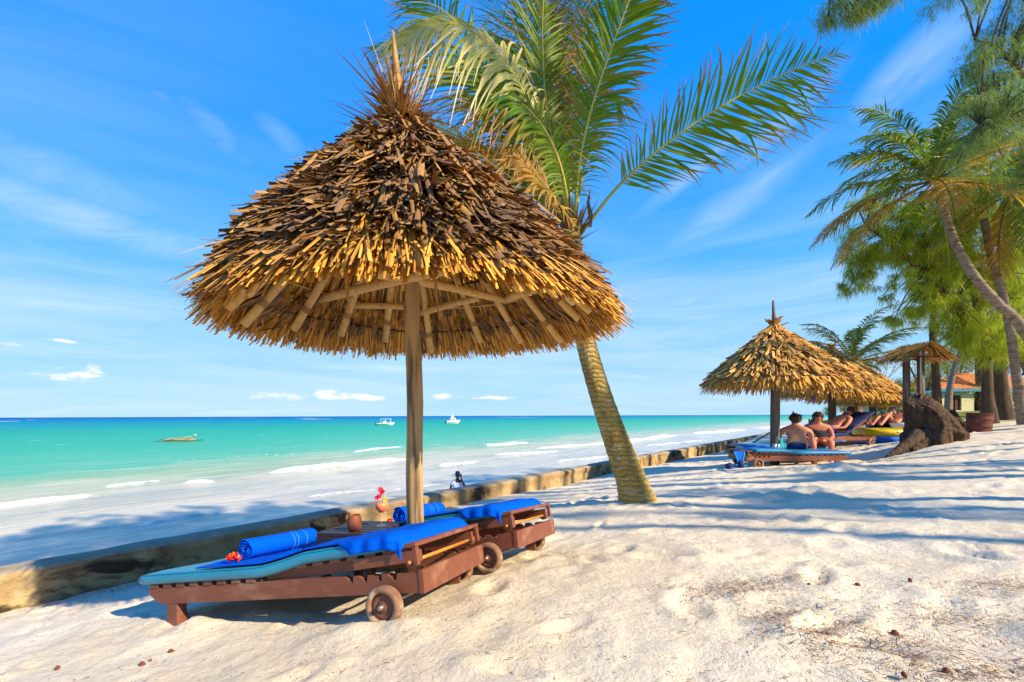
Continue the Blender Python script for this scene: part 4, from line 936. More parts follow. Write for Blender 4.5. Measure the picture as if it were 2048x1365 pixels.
# the leaning palm behind the big parasol
YP = 5.3
bp = P(1280, 1010, YP); bp.z = g(bp.x, bp.y) - .12
root = empty('coconut_palm', (0, 0, 0), 'leaning coconut palm with a ringed trunk rising behind the big parasol', 'palm tree')
bpy.context.view_layer.update()
tp_ = [bp, P(1262, 960, YP), P(1232, 880, YP + .02), P(1198, 780, YP + .05), P(1168, 670, YP + .1), P(1150, 560, YP + .15), P(1146, 450, YP + .2)]
# trunk object keeps its own z along the stem for the rings: build it upright in world space
trunk(root, tp_, [.235, .172, .145, .125, .112, .10, .095], seg=90, ring=.035, n=26)
C0 = P(1146, 452, YP + .25)
XF = [([(1140, 455, 5.8), (1090, 340, 5.9), (1040, 230, 6.0), (990, 150, 6.2), (930, 110, 6.4)], 70, .8, 'frond', (.2, -1, .2), .3, .1, (1.1, .6), (1, 1)),
 ([(1142, 455, 5.8), (1140, 300, 6.1), (1160, 150, 6.4), (1150, 0, 6.6), (1130, -120, 6.8)], 74, .8, 'frond', (-.4, -1, 0), .2, .05, (1.0, .5), (1, 1)),
 ([(1140, 455, 5.8), (1098, 250, 5.7), (1085, 90, 5.7), (1090, -60, 5.8)], 70, .75, 'frond', (.6, -1, 0), .2, .05, (1.0, .5), (1, 1)),
 ([(1136, 455, 5.8), (1080, 390, 6.0), (1020, 330, 6.3), (950, 300, 6.5), (870, 300, 6.6)], 66, .7, 'frond', (0, -.8, .6), .5, .1, (1.1, .6), (1, 1)),
 ([(1138, 455, 5.8), (1060, 280, 6.0), (980, 160, 6.0), (880, 30, 6.0), (800, -40, 6.0)], 74, .85, 'frond', (0, -1, .3), .35, .1, (1.1, .6), (1, 1)),
 ([(1142, 450, 5.6), (1120, 330, 5.3), (1075, 240, 5.1), (1010, 190, 4.95), (950, 200, 4.9)], 60, .7, 'frond', (0, -.8, .6), .8, .1, (1.1, .6), (1, 1))]
FR = XF + [  # (pixel path with depths), leaflets, length, material, normal, droop, up
 ([(1160, 470, 5.7), (1235, 375, 5.5), (1330, 290, 5.3), (1440, 215, 5.2), (1560, 152, 5.15), (1676, 104, 5.15)], 78, .92, 'frond', (.1, -1, -.15), .05, .05, (1.15, .6), (1, .72)),
 ([(1148, 460, 5.7), (1158, 330, 5.5), (1185, 210, 5.3), (1222, 100, 5.1), (1262, -10, 4.9), (1300, -120, 4.8)], 74, .66, 'frond', (.2, -1, 0), .22, .05, (1.2, .6), (1, 1)),
 ([(1130, 455, 5.7), (1095, 330, 5.5), (1060, 215, 5.2), (1000, 110, 5.0), (920, 52, 4.8), (840, 58, 4.7), (790, 100, 4.65)], 84, .78, 'frond_pale', (.3, -.8, .6), .95, .1, (1.2, .7), (1, .8)),
 ([(1126, 460, 5.8), (1100, 390, 5.6), (1045, 345, 5.4), (975, 312, 5.2), (900, 296, 5.1), (800, 300, 5.0)], 66, .60, 'frond_dry', (0, -.7, .8), .35, .25, (1.0, .6), (1, 1)),
 ([(1138, 455, 5.8), (1100, 300, 6.0), (1080, 180, 6.1), (1060, 50, 6.2), (1040, -100, 6.2)], 76, .80, 'frond', (-.3, -1, 0), .15, .05, (1.0, .5), (1, 1)),
 ([(1140, 455, 5.8), (1118, 290, 5.9), (1120, 150, 6.0), (1105, 20, 6.0), (1065, -110, 6.0)], 76, .78, 'frond_dry', (.5, -1, 0), .2, .05, (.9, .45), (1, 1)),
 ([(1132, 455, 5.8), (1060, 330, 6.1), (985, 220, 6.3), (900, 140, 6.5), (810, 90, 6.6), (740, 100, 6.6)], 74, .80, 'frond', (0, -1, .4), .45, .15, (1.1, .6), (1, 1)),
 ([(1130, 458, 5.8), (1050, 370, 6.2), (960, 300, 6.5), (860, 250, 6.7), (760, 235, 6.8), (700, 262, 6.8)], 74, .80, 'frond_pale', (0, -.8, .7), .7, .15, (1.1, .6), (1, 1)),
 ([(1146, 455, 5.8), (1170, 330, 6.3), (1200, 240, 6.7), (1225, 190, 7.1), (1240, 230, 7.4)], 60, .66, 'frond', (0, -1, .5), .6, .1, (1.1, .6), (1, 1)),
 ([(1142, 455, 5.8), (1120, 260, 6.6), (1140, 120, 7.2), (1180, 10, 7.6), (1230, -80, 7.8)], 70, .85, 'frond', (.1, -1, .1), .25, .05, (1.0, .5), (1, 1)),
 ([(1138, 455, 5.9), (1105, 330, 6.6), (1070, 210, 7.2), (1010, 60, 7.7), (950, -60, 8.0)], 74, .9, 'frond', (.1, -1, .1), .2, .05, (1.0, .5), (1, 1)),
 ([(1150, 462, 5.7), (1110, 400, 5.2), (1050, 330, 4.9), (1010, 300, 4.75)], 50, .52, 'frond_dry', (0, -.8, .6), .5, .1, (1.0, .6), (1, 1)),
]
for i, (pp, n, Lm, mt, nr, dr, u_, aL, bo) in enumerate(FR):
    frond(root, [P(*q) for q in pp], int(n * 1.25), Lm * 1.10, 40 + i, mt, nr, dr, u_, aL=aL, both=bo, K=6, w=.034, start=.22 if i in (6, 7) else .12)
# fibrous leaf bases and a spear at the heart of the crown
bs = Bag(); r_ = np.random.default_rng(2); n = 60; s_ = np.linspace(0, 1, 4); ph = r_.uniform(0, 2 * PI, n)
d = unit(np.stack([np.cos(ph) * .55, np.sin(ph) * .55, r_.uniform(.3, 1.2, n)], -1)); c0 = np.array(C0) + np.array([0, 0, -.22])
Pp = c0[None, None, :] + d[:, None, :] * (r_.uniform(.2, .6, n)[:, None] * s_)[:, :, None]
V_, Q_ = strips(Pp, unit(np.cross(d, [0, 0, 1.])), .05 * np.ones((n, 1)) * np.array([1.4, 1, .6, .1]), .4); bs.add(V_, Q_); bs.build('leaf_bases', M['coir'], root)
V_, Q_ = strips(np.array([[P(1180, 455, 5.6), P(1181, 430, 5.6), P(1176, 405, 5.6), P(1180, 380, 5.6)]]), np.array([[1., 0, 0]]), np.array([[.04, .06, .04, .005]]), .4); quadmesh('spathe', V_, Q_, M['coir'], root)

def palm(label, tpts, radii, crown, nf, FL, seed, cat='palm tree', group='coconut palms on the right', coconuts=6, elev=(-.5, 1.25), nleaf=44, Lm=.62, dead=2, azr=None, K=4, w=.055, bend=.20):
    r_ = np.random.default_rng(seed); ro = empty('coconut_palm', tpts[0], label, cat, group); bpy.context.view_layer.update()
    o = trunk(None, tpts, radii, 'trunk_grey', n=14, seg=60, ring=.06); o.parent = ro; o.matrix_parent_inverse = ro.matrix_world.inverted()
    def fix(o): o.parent = ro; o.matrix_parent_inverse = ro.matrix_world.inverted(); return o
    for k in range(nf):
        a = k * 2.39996 + r_.uniform(-.25, .25) if azr is None else r_.uniform(*azr); t = (k + .5) / nf; el = elev[1] + (elev[0] - elev[1]) * t ** .9 + r_.uniform(-.1, .1); L = FL * r_.uniform(.82, 1.08)
        pts = []; p = Vector(crown); e = el
        for j in range(6):
            pts.append(p.copy()); p = p + Vector((math.cos(a) * math.cos(e), math.sin(a) * math.cos(e), math.sin(e))) * L / 5; e -= (bend + .12 * (1 - t)) * (1 + .25 * j)
        fix(frond(None, pts, nleaf, Lm, seed * 100 + k, 'frond_dry' if k >= nf - dead else ('frond_far' if r_.random() < .85 else 'frond_dry'), (.0, 0, 1) if abs(el) < .9 else (-math.cos(a), -math.sin(a), .3), .45, .12, K=K, w=w, start=.12, rr=(.03, .006)))
    for k in range(coconuts):
        a = r_.uniform(0, 2 * PI); c_ = Vector(crown) + Vector((math.cos(a) * .26, math.sin(a) * .26, -.28 - r_.uniform(0, .2)))
        fix(MB().ball(c_, (.11, .11, .14)).build('coconut', M['coconut'], None, True))
    return ro
# right-hand palms
def GP(px, py, Yd): q = P(px, py, Yd); return Vector((q.x, q.y, g(q.x, q.y) - .2))
palm('tall coconut palm with a long sloping trunk and a wide crown against the sky', [GP(2170, 830, 12.4), P(2048, 662, 12.6), P(1996, 608, 12.7), P(1948, 552, 12.8), P(1908, 480, 13), P(1872, 372, 13.1)], [.15, .12, .115, .11, .10, .10], P(1868, 362, 13.1), 32, 3.5, 5, coconuts=9, elev=(-.5, 1.5), nleaf=56, Lm=.72, bend=.11)
palm('coconut palm with a grey curved trunk at the right edge and hanging dark fronds', [GP(2048, 820, 14.5), P(2034, 760, 14.5), P(2020, 660, 14.5), P(2003, 580, 14.6), P(1982, 510, 14.8), P(1968, 440, 15)], [.15, .12, .11, .10, .10, .10], P(2020, 385, 14.9), 26, 3.6, 9, bend=.15, coconuts=4, elev=(-.9, 1.2), nleaf=50, Lm=.8, dead=4)
palm('pale slim coconut trunk behind the house veranda at the right edge', [GP(2022, 822, 21), P(2012, 770, 21), P(2000, 700, 21.5), P(2000, 640, 22), P(2010, 560, 22)], [.15, .12, .11, .10, .10], P(2012, 550, 22), 14, 3.2, 14, coconuts=0)
palm('small leaning palm in front of the pale house window', [GP(1896, 822, 30), P(1898, 790, 30), P(1908, 740, 30), P(1926, 690, 30.2)], [.24, .19, .15, .13], P(1932, 672, 30.2), 11, 2.4, 17, coconuts=0, dead=3)
palm('short bushy palm rising behind the thatched parasols', [GP(1709, 860, 21), P(1706, 770, 21), P(1703, 735, 21)], [.16, .15, .15], P(1702, 728, 21), 19, 3.2, 19, bend=.10, coconuts=0, elev=(.1, 1.4), nleaf=46, Lm=.62, dead=2)
palm('short thick-trunked palm among the rear parasols', [GP(1712, 860, 23), P(1708, 800, 23), P(1700, 760, 23)], [.34, .30, .22], P(1698, 752, 23), 9, 1.9, 23, coconuts=0, elev=(-.2, 1.2), dead=3, nleaf=30)

# ------------------------------------------------------------------ casuarinas
M['needle'] = leafmat('needle', (.20, .30, .025), (.42, .48, .04), None, trans=.45, rough=.6, dead=(.32, .26, .05), deadfrac=.12)
M['needle_blue'] = leafmat('needle_blue', (.09, .22, .13), (.28, .34, .09), None, trans=.4, rough=.6)
M['bush'] = leafmat('bush', (.06, .10, .012), (.19, .21, .025), None, trans=.4, rough=.5, dead=(.34, .27, .05), deadfrac=.15)
def wisps(centers, per, L, w, seed, droop=.8, spread=1.0, K=4):
    """many hanging needle wisps around every centre; centers (n,4) x,y,z,r"""
    r_ = np.random.default_rng(seed); c = np.repeat(centers, per, 0); n = len(c)
    off = unit(r_.normal(size=(n, 3))) * (r_.random(n) ** .5)[:, None] * c[:, 3:4] * np.array([1, 1, .75]); 
    tuft = c[:, :3] + off; b = r_.integers(5, 9); m_ = 6; tuft = np.repeat(tuft, m_, 0); N_ = len(tuft)
    d = unit(r_.normal(size=(N_, 3)) * np.array([1, 1, .6]) + np.array([0, 0, .15])); LL = L * r_.uniform(.5, 1.3, N_); s_ = np.linspace(0, 1, K)
    Pp = tuft[:, None, :] + d[:, None, :] * (LL[:, None] * s_ * .6)[:, :, None]; Pp[:, :, 2] -= (droop * LL)[:, None] * s_ ** 1.6
    sd = unit(np.cross(d, r_.normal(size=(N_, 3)))); V, Q = strips(Pp, sd, w * r_.uniform(.5, 1.3, N_)[:, None] * np.array([.6, 1, .8, .2])[:K]); return V, Q
def casuarina(label, trunks, crowns, seed, mat_='needle', L=.34, w=.022, per=26, group='feathery casuarina trees on the right', branch=True, cat='casuarina tree', name='casuarina_tree'):
    base = trunks[0][0][0]; ro = empty(name, base, label, cat, group); bpy.context.view_layer.update(); r_ = np.random.default_rng(seed)
    allp = []
    for k, (pts, radii) in enumerate(trunks):
        o = trunk(None, pts, radii, 'bark_cas', n=12, seg=30, name='trunk' if k == 0 else 'limb'); o.parent = ro; o.matrix_parent_inverse = ro.matrix_world.inverted()
        allp += [np.array(tuple(p)) for p in catmull(pts, 14)[4:]]
    allp = np.array(allp); cen = []
    for (cx_, cy_, cz_, R, dens, sq) in crowns:
        n = int(dens); q = unit(r_.normal(size=(n, 3))) * (r_.random(n) ** .42)[:, None] * R * np.array([1, 1, sq]) + np.array([cx_, cy_, cz_])
        cen.append(np.concatenate([q, r_.uniform(.22, .5, (n, 1)) * (.6 + .1 * R)], 1))
    cen = np.concatenate(cen)
    V, Q = wisps(cen, per, L, w, seed); o = quadmesh('crown', V, Q, M[mat_], ro); o.matrix_parent_inverse = ro.matrix_world.inverted()
    if branch:
        mb = MB()
        for c_ in cen[::2]:
            j = np.argmin(np.linalg.norm(allp - c_[:3] - np.array([0, 0, -.6]), axis=1)); a = Vector(allp[j]); b_ = Vector(c_[:3]); mid = (a + b_) / 2 + Vector((0, 0, .12 * (b_ - a).length)); dd = (b_ - a).length
            if dd > 6: continue
            mb.tube(catmull([a, mid, b_], 5), [.012 + .008 * dd * (1 - i / 5) for i in range(6)], 4, False)
        o = mb.build('twigs', M['limb'], ro); o.matrix_parent_inverse = ro.matrix_world.inverted()
    return ro
def cr(px, py, Yd, rpx, dens, sq=.8): q = P(px, py, Yd); return (q.x, q.y, q.z, rpx / F * Yd, dens, sq)
YC = 17
casuarina('big multi-limbed casuarina by the house with a spreading feathery crown',
    [([GP(1980, 830, YC), P(1975, 790, YC), P(1972, 700, YC), P(1952, 600, YC), P(1938, 500, YC), P(1936, 420, YC), P(1925, 330, YC)], [.30, .17, .14, .12, .10, .08, .05]),
     ([P(1970, 720, YC), P(1925, 640, YC - .3), P(1880, 580, YC - .6), P(1820, 520, YC - .8), P(1770, 478, YC - 1), P(1730, 450, YC - 1)], [.22, .17, .14, .11, .07, .03]),
     ([P(1955, 610, YC), P(1990, 540, YC), P(2040, 470, YC + .5), P(2090, 420, YC + 1)], [.13, .11, .09, .05]),
     ([P(1938, 500, YC), P(1900, 440, YC), P(1860, 420, YC - .3), P(1800, 400, YC - .5)], [.10, .08, .06, .03])],
    [cr(1780, 470, 16, 78, 46), cr(1730, 520, 15.8, 48, 26), cr(1712, 620 - 60, 15.8, 30, 10), cr(1830, 540, 16, 85, 52), cr(1870, 430, 16, 75, 42), cr(1755, 410, 16, 48, 18), cr(1890, 600, 16.5, 60, 36), cr(1950, 520, 17.5, 90, 50), cr(1960, 640, 16.3, 75, 50),
     cr(2030, 560, 17.5, 90, 50), cr(1975, 690, 16.2, 50, 26), cr(1850, 480, 16.5, 80, 40), cr(1900, 540, 16.8, 70, 40), cr(1990, 480, 18, 90, 50), cr(1985, 380, 18, 80, 40), cr(2040, 420, 18, 80, 40), cr(1930, 300, 18, 60, 26), cr(2020, 320, 18.5, 80, 36), cr(1925, 680, 16.4, 30, 8), cr(1820, 620, 16, 40, 10), cr(1800, 640, 16, 30, 6), cr(1940, 420, 17, 70, 30)], 31, per=26, w=.013, L=.28)
casuarina('tall casuarina with blue-green wispy foliage in the top right corner',
    [([GP(2180, 860, 10), P(2170, 600, 10), P(2140, 300, 10), P(2100, 60, 10), P(2080, -120, 10)], [.3, .24, .2, .14, .08]),
     ([P(2130, 260, 10), P(2060, 170, 10), P(2000, 100, 9.9), P(1950, 80, 9.8)], [.08, .05, .03, .015]),
     ([P(2140, 330, 10), P(2080, 250, 10), P(2010, 240, 10), P(1960, 250, 10)], [.07, .05, .03, .015]),
     ([P(2100, 60, 10), P(2000, -60, 9.5), P(1850, -70, 8.8), P(1740, -25, 8.2), P(1660, -10, 8)], [.08, .06, .04, .025, .01])],
    [cr(1975, 120, 10, 62, 30), cr(2030, 60, 10, 70, 34), cr(1995, 230, 10, 70, 40), cr(1960, 300, 10, 48, 22), cr(2060, 180, 10.3, 90, 46), cr(2070, 320, 10.5, 80, 46), cr(1930, 200, 10, 26, 6), cr(2150, 60, 10.5, 110, 36), cr(2180, 250, 10.5, 110, 36),
     cr(1720, 8, 8, 30, 10, .6), cr(1755, 0, 8, 26, 8, .6), cr(1665, 16, 8, 26, 8, .7), cr(1800, -50, 8.4, 50, 12), cr(1950, -50, 9, 90, 26), cr(1690, 30, 8, 14, 3), cr(2040, -90, 9.5, 110, 30)], 37, 'needle_blue', L=.22, w=.008, per=20)
casuarina('casuarina with a straight grey trunk behind the shower shelter',
    [([GP(1874, 835, 20), P(1872, 760, 20), P(1866, 680, 20), P(1868, 600, 20.2), P(1872, 480, 20.4)], [.22, .14, .13, .11, .06])],
    [cr(1865, 560, 20.5, 55, 16), cr(1880, 640, 20.5, 30, 5), cr(1850, 480, 20.5, 60, 12)], 41, per=18)
casuarina('broad casuarina with a flaring bark trunk beside the house veranda',
    [([GP(2008, 828, 19), P(2004, 790, 19), P(2000, 730, 19), P(2008, 640, 19), P(2030, 540, 19)], [.38, .23, .20, .16, .10])],
    [cr(2000, 680, 18.6, 60, 34), cr(2060, 620, 19, 90, 44)], 43, per=22, w=.014, L=.3)
# background greenery behind the house: broad bushes and small trees, each its own thing
def bush(label, px, py, Yd, rpx, n, seed, tall=1.0, leaf=.11, mat_='bush', stem=True, name='leafy_bush', cat='bush', group='bushes and low trees in the background'):
    r_ = np.random.default_rng(seed); c_ = P(px, py, Yd); R = rpx / F * Yd; gz = g(c_.x, c_.y); ro = empty(name, (c_.x, c_.y, gz), label, cat, group)
    lob = [(r_.normal(0, .42, 3) * np.array([1, 1, .6 * tall]) * R + np.array([0, 0, c_.z - gz]), R * r_.uniform(.35, .65)) for _ in range(9)]
    cen = np.concatenate([unit(r_.normal(size=(n // 9, 3))) * (r_.random(n // 9) ** .35)[:, None] * rr_ * np.array([1, 1, tall]) + o_ for o_, rr_ in lob])
    N_ = len(cen); d = unit(r_.normal(size=(N_, 3)) + np.array([0, 0, .2])); s_ = np.linspace(0, 1, 3); LL = leaf * r_.uniform(.6, 1.5, N_)
    Pp = cen[:, None, :] + d[:, None, :] * (LL[:, None] * s_)[:, :, None]; Pp[:, :, 2] -= .35 * LL[:, None] * s_ ** 2
    V_, Q_ = strips(Pp, unit(np.cross(d, r_.normal(size=(N_, 3)))), leaf * .42 * r_.uniform(.6, 1.3, N_)[:, None] * np.array([.4, 1, .15]))
    quadmesh('crown', V_, Q_, M[mat_], ro)
    if stem:
        mb = MB()
        for k in range(4): o_ = lob[k][0]; mb.tube(catmull([(0, 0, -.2), (o_[0] * .4, o_[1] * .4, o_[2] * .55), tuple(o_)], 6), [R * .06, R * .055, R * .05, R * .04, R * .03, R * .02, R * .012], 6)
        mb.build('trunk', M['limb'], ro, True)
    return ro
bush('olive-green tree crown left of the shower posts', 1795, 775, 34, 42, 5000, 51)
bush('low sunlit bushes between the rear parasol and the pale outbuilding', 1770, 810, 30, 26, 2600, 52)
bush('yellow-green tree behind the shower roof and grey trunk', 1850, 735, 44, 58, 6500, 53)
bush('bright yellow-green tree over the left half of the tiled roof', 1905, 728, 56, 55, 6500, 54, leaf=.17)
bush('dense tree behind the middle of the tiled roof', 1985, 715, 58, 62, 7500, 55, leaf=.18)
bush('tall dense tree behind the right end of the tiled roof', 2070, 700, 56, 75, 9000, 56, leaf=.18)
bush('tall leafy tree filling the gap between the casuarina limbs', 1960, 610, 48, 95, 9000, 57, leaf=.20, tall=1.2)
bush('dark leafy tree at the far right edge above the veranda', 2075, 600, 36, 85, 8000, 58, leaf=.16, tall=1.2)
bush('shrub in the dark opening of the veranda', 2020, 800, 40, 14, 1200, 59, leaf=.12)
bush('distant green tree at the end of the row of parasols', 1725, 770, 60, 24, 2200, 60, leaf=.2)
for k, (px, py, Yd) in enumerate(((2160, 700, 30), (2260, 720, 24), (2400, 690, 24), (1660, 822, 90), (1690, 818, 80))):
    bush(('leafy tree just beyond the right edge of the lawn', 'leafy tree standing farther right beyond the lawn', 'rightmost leafy tree beyond the lawn', 'far green trees where the coast meets the sea', 'far green clump next to the coast trees')[k], px, py, Yd, 60 if k < 3 else 14, 5000 if k < 3 else 900, 70 + k, leaf=.2)
# bare thin tree behind parasols
ro = empty('bare_tree', at(1752, 27), 'thin bare twiggy tree behind the rear parasols', 'tree'); mb = MB(); r_ = random.Random(4)
def twig(p, d, L, r, dep):
    q = p + d * L; mb.tube([p, (p + q) / 2 + Vector((r_.uniform(-.05, .05) * L, 0, .03 * L)), q], [r, r * .8, r * .6], 5, False)
    if dep: 
        for _ in range(3): twig(q, (d + Vector((r_.uniform(-.7, .7), r_.uniform(-.7, .7), r_.uniform(-.1, .5)))).normalized(), L * .72, r * .55, dep - 1)
twig(Vector((0, 0, -.2)), Vector((.05, 0, 1)), 1.5, .06, 5); mb.build('branches', M['limb'], ro)
# trees of the same grove outside the picture to the right: they throw the long stripes over the sand
SH = -sd.to_2d().normalized()
def grove(px, py, Yd, t, r0, h, seed, crown=True, per=15, label='', cz=.72, cR=2.2, lean=(0, 0)):
    q = P(px, py, Yd); x = q.x - SH.x * t; y = q.y - SH.y * t; gz = g(x, y); b_ = Vector((x, y, gz - .2)); r_ = np.random.default_rng(seed)
    pts = [b_, b_ + Vector((lean[0] * .3, lean[1] * .3, h * .35)), b_ + Vector((lean[0] * .6, lean[1] * .6, h * .65)), b_ + Vector((lean[0], lean[1], h))]
    cs = [(x + lean[0] * cz + r_.normal(0, cR * .5), y + lean[1] * cz + r_.normal(0, cR * .5), gz + h * cz + r_.normal(0, h * .13), cR * r_.uniform(.6, 1), 20, 1.1) for _ in range(5)] if crown else [(x, y, gz + h, .5, 6, 1)]
    casuarina(label, [(pts, [r0, r0 * .8, r0 * .6, r0 * .2])], cs, seed, per=per, w=.05, L=.5, branch=False, group='casuarinas outside the right edge', K=3) if 0 else casuarina(label, [(pts, [r0, r0 * .8, r0 * .6, r0 * .2])], cs, seed, per=per, w=.045, L=.5, branch=False, group='casuarinas outside the right edge')
gl = 'casuarina of the grove right of the picture, '
for i_, (px_, py_, t_, zt_) in enumerate(((120, 1075, 38, 0), (330, 1050, 40, 0), (520, 1035, 41, 0), (960, 962, 44, 0), (1130, 945, 46, 0), (60, 1110, 40, 0))):
    r__ = ray(px_, py_); tt_ = (CZ - zt_) / -r__.z; T_ = r__ * tt_; cx_, cy_, cz_ = T_.x + sd.x * t_, T_.y + sd.y * t_, sd.z * t_ + zt_
    gz_ = g(cx_, cy_); casuarina('very tall casuarina right of the picture, ' + ('shading the left part of the water', 'shading the water left of the table', 'shading the water near the table', 'shading the water behind the beach walker', 'shading the water past the palm trunk', 'shading the water at the far left', 'shading the left end of the wall')[i_],
        [([Vector((cx_, cy_, gz_ - .2)), Vector((cx_ + .3, cy_, (gz_ + cz_) / 2)), Vector((cx_, cy_, cz_ + 1))], [.13, .09, .03])], [(cx_ + dx_ * (1 if zt_ == 0 else .35), cy_ + dy_ * (1 if zt_ == 0 else .35), cz_ + dz_, 1.5 if zt_ == 0 else .7, 14 if zt_ == 0 else 7, .7) for dx_, dy_, dz_ in ((0, 0, 0), (1.8, .8, .5), (-1.6, -.4, -.6), (.6, -1.6, 1.4), (-.8, 1.9, .2), (2.6, 2.0, -.4))], 90 + i_, per=14, w=.05, L=.5, branch=False, group='casuarinas outside the right edge')
grove(2048, 1008, 3.9, 3.2, .10, 14, 81, True, 10, gl + 'nearest to the camera', .80)
grove(2048, 958, 4.9, 3.4, .07, 13, 82, True, 10, gl + 'slim, second from the camera', .84)
grove(2048, 925, 6.2, 4.0, .10, 15, 83, False, 10, gl + 'third from the camera', .74)
grove(2048, 905, 7.6, 4.5, .09, 13, 84, False, 10, gl + 'fourth from the camera', .78)
grove(2048, 890, 9.2, 5.0, .15, 15, 85, False, 10, gl + 'thick trunk, fifth from the camera', .70)
grove(2048, 875, 11.5, 6.0, .13, 14, 86, False, 10, gl + 'sixth from the camera', .70)
grove(2048, 862, 14, 7.0, .22, 15, 87, True, 10, gl + 'farthest along the lawn', .65)
grove(2048, 965, 5.0, 10.5, .13, 17, 88, True, 12, gl + 'tall one standing back from the beach', .7, 2.8)
grove(2048, 930, 6, 11, .13, 18, 89, False, 12, gl + 'tallest one far back from the beach', .7, 2.8)
# ------------------------------------------------------------------ house behind the trees
M['plaster'] = mat('plaster', (.56, .50, .27), (.62, .56, .33), 3, .9, .2, .004)
M['plaster_blue'] = mat('plaster_blue', (.30, .47, .40), (.36, .50, .40), 2, .9)
M['fascia'] = mat('fascia', (.03, .22, .34), (.04, .26, .38), 5, .6)
M['dark'] = mat('dark', (.03, .022, .018), (.04, .03, .02), 5, .9)
M['doorwood'] = mat('doorwood', (.07, .022, .015), (.10, .035, .02), 10, .6)
mr, nt, b, vec = newmat('rooftile'); c = ramp(nt, noise(nt, vec, 6, 6, .7), [(.3, (.56, .13, .025)), (.55, (.72, .24, .05)), (.75, (.80, .40, .14))])
nt.links.new(c, b.inputs['Base Color']); b.inputs['Roughness'].default_value = .8; M['rooftile'] = mr
def wpt(px, py, Yd): return P(px, py, Yd)
YH = 48
h0 = wpt(1873, 828, YH); hg = CZ + .12
H = empty('beach_house', (h0.x, h0.y, hg), 'pale yellow bungalow with an orange tiled hip roof behind the trees', 'house')
def hx(px): return ray(px, 800).x * YH - h0.x
def hzz(py): return ray(1900, py).z * YH + CZ - hg
xL, xR, xV, xE = hx(1862), hx(1948), hx(1985), hx(2062)
eave = hzz(783); dep = 7.0
wall = MB(); wall.box((xL, 0, -.3), (hx(1889) , .25, eave)); wall.box((hx(1923) , 0, -.3), (xR, .25, eave)); wall.box((hx(1889), 0, hzz(789)), (hx(1923), .25, eave)); wall.box((hx(1889), 0, -.3), (hx(1923), .25, hzz(821)))
wall.box((xL, .25, -.3), (xL + .25, dep, eave)); wall.box((xR, .25, -.3), (xR + .25, dep, eave)); wall.box((xL, dep, -.3), (xE, dep + .25, eave))
wall.build('wall', M['plaster'], H)
MB().box((hx(1889) + .01, .16, hzz(821) + .01), (hx(1923) - .01, .22, hzz(789) - .01)).build('window', M['doorwood'], H)
for x_ in (hx(1900), hx(1906), hx(1912)): MB().box((x_, .10, hzz(821) + .02), (x_ + .1, .155, hzz(789) - .02)).build('window_frame', M['doorwood'], H)
MB().box((xL - .45, -.55, eave - .05), (xE + .5, -.45, eave + .22)).build('fascia', M['fascia'], H)
MB().box((xL - .3, -.02, eave - .42), (xR, -.003, eave - .06)).build('wall_band', M['plaster_blue'], H)
MB().box((xV, .0, eave - .35), (xE, .28, eave - .06)).build('veranda_beam', M['white'], H)
for px in (2040, 2062): MB().box((hx(px) - .15, 0, -.3), (hx(px) + .15, .28, eave - .36)).build('veranda_post', M['plaster_blue'], H)
MB().box((xR + .25, 2.6, -.3), (xE, 2.75, eave)).build('veranda_wall', M['dark'], H)
# corrugated hip roof
def roof(x0, x1, y0, y1, ze, zr, inset0, inset1, name='roof'):
    """hip roof with the ridge parallel to x; every slope carries rows of barrel tiles"""
    mb = MB(); ym = (y0 + y1) / 2; A = Vector((x0, y0, ze)); B = Vector((x1, y0, ze)); Cc = Vector((x1, y1, ze)); D = Vector((x0, y1, ze)); E_ = Vector((x0 + inset0, ym, zr)); F_ = Vector((x1 - inset1, ym, zr))
    def slope(p, q, r, s):           # eave p->q, ridge s->r
        n = int((q - p).length / .11); nrm = (q - p).cross(s - p).normalized(); vs = []; e = (q - p).normalized()
        for i in range(n + 1):
            t = i / n; a = p + (q - p) * t; lo_, hi_ = (s - p).dot(e), (r - p).dot(e); x_ = (a - p).dot(e)
            if x_ < lo_: k = x_ / max(lo_, 1e-6)
            elif x_ > hi_: k = ((q - p).length - x_) / max((q - p).length - hi_, 1e-6)
            else: k = 1
            upv = ((s - p) - e * (s - p).dot(e)); o_ = nrm * (.075 * abs(math.sin(i * PI / 4)))
            vs += [a + o_, a + upv * max(k, 0) + o_]
        mb.add(vs, [(2 * i, 2 * i + 2, 2 * i + 3, 2 * i + 1) for i in range(n)])
    slope(A, B, F_, E_); slope(Cc, D, E_, F_); slope(D, A, E_, E_); slope(B, Cc, F_, F_)
    return mb.build(name, M['rooftile'], H)
zr_ = hzz(748)
roof(xL - .5, hx(1952), -.5, 7.5, eave + .2, zr_, 3.6, 1.2)
roof(hx(1955), xE + 4.5, -.5, 7.5, eave + .22, hzz(745), .8, 3.6)
for a, b_ in (((hx(1919), 3.5, zr_ + .06), (hx(1938), 3.5, zr_ + .06)), ((hx(1972), 3.5, hzz(745) + .06), (hx(2048), 3.5, hzz(745) + .06)), ((xL - .5, -.5, eave + .26), (hx(1919), 3.5, zr_ + .06))): MB().tube([a, b_], .13, 8).build('ridge_tiles', M['rooftile'], H, True)
YO = 40
oo = wpt(1782, 830, YO); og = CZ - .15
O_ = empty('outbuilding', (oo.x, oo.y, og), 'low pale outbuilding with a sloping blue-edged roof left of the house', 'building')
ox = lambda px: ray(px, 800).x * YO - oo.x; oz = lambda py: ray(1820, py).z * YO + CZ - og
w_ = MB(); w_.prism([(ox(1775), -.5), (ox(1874), -.5), (ox(1874), oz(784)), (ox(1802), oz(794)), (ox(1775), oz(806))], 0, 5); w_.build('wall', M['plaster'], O_)
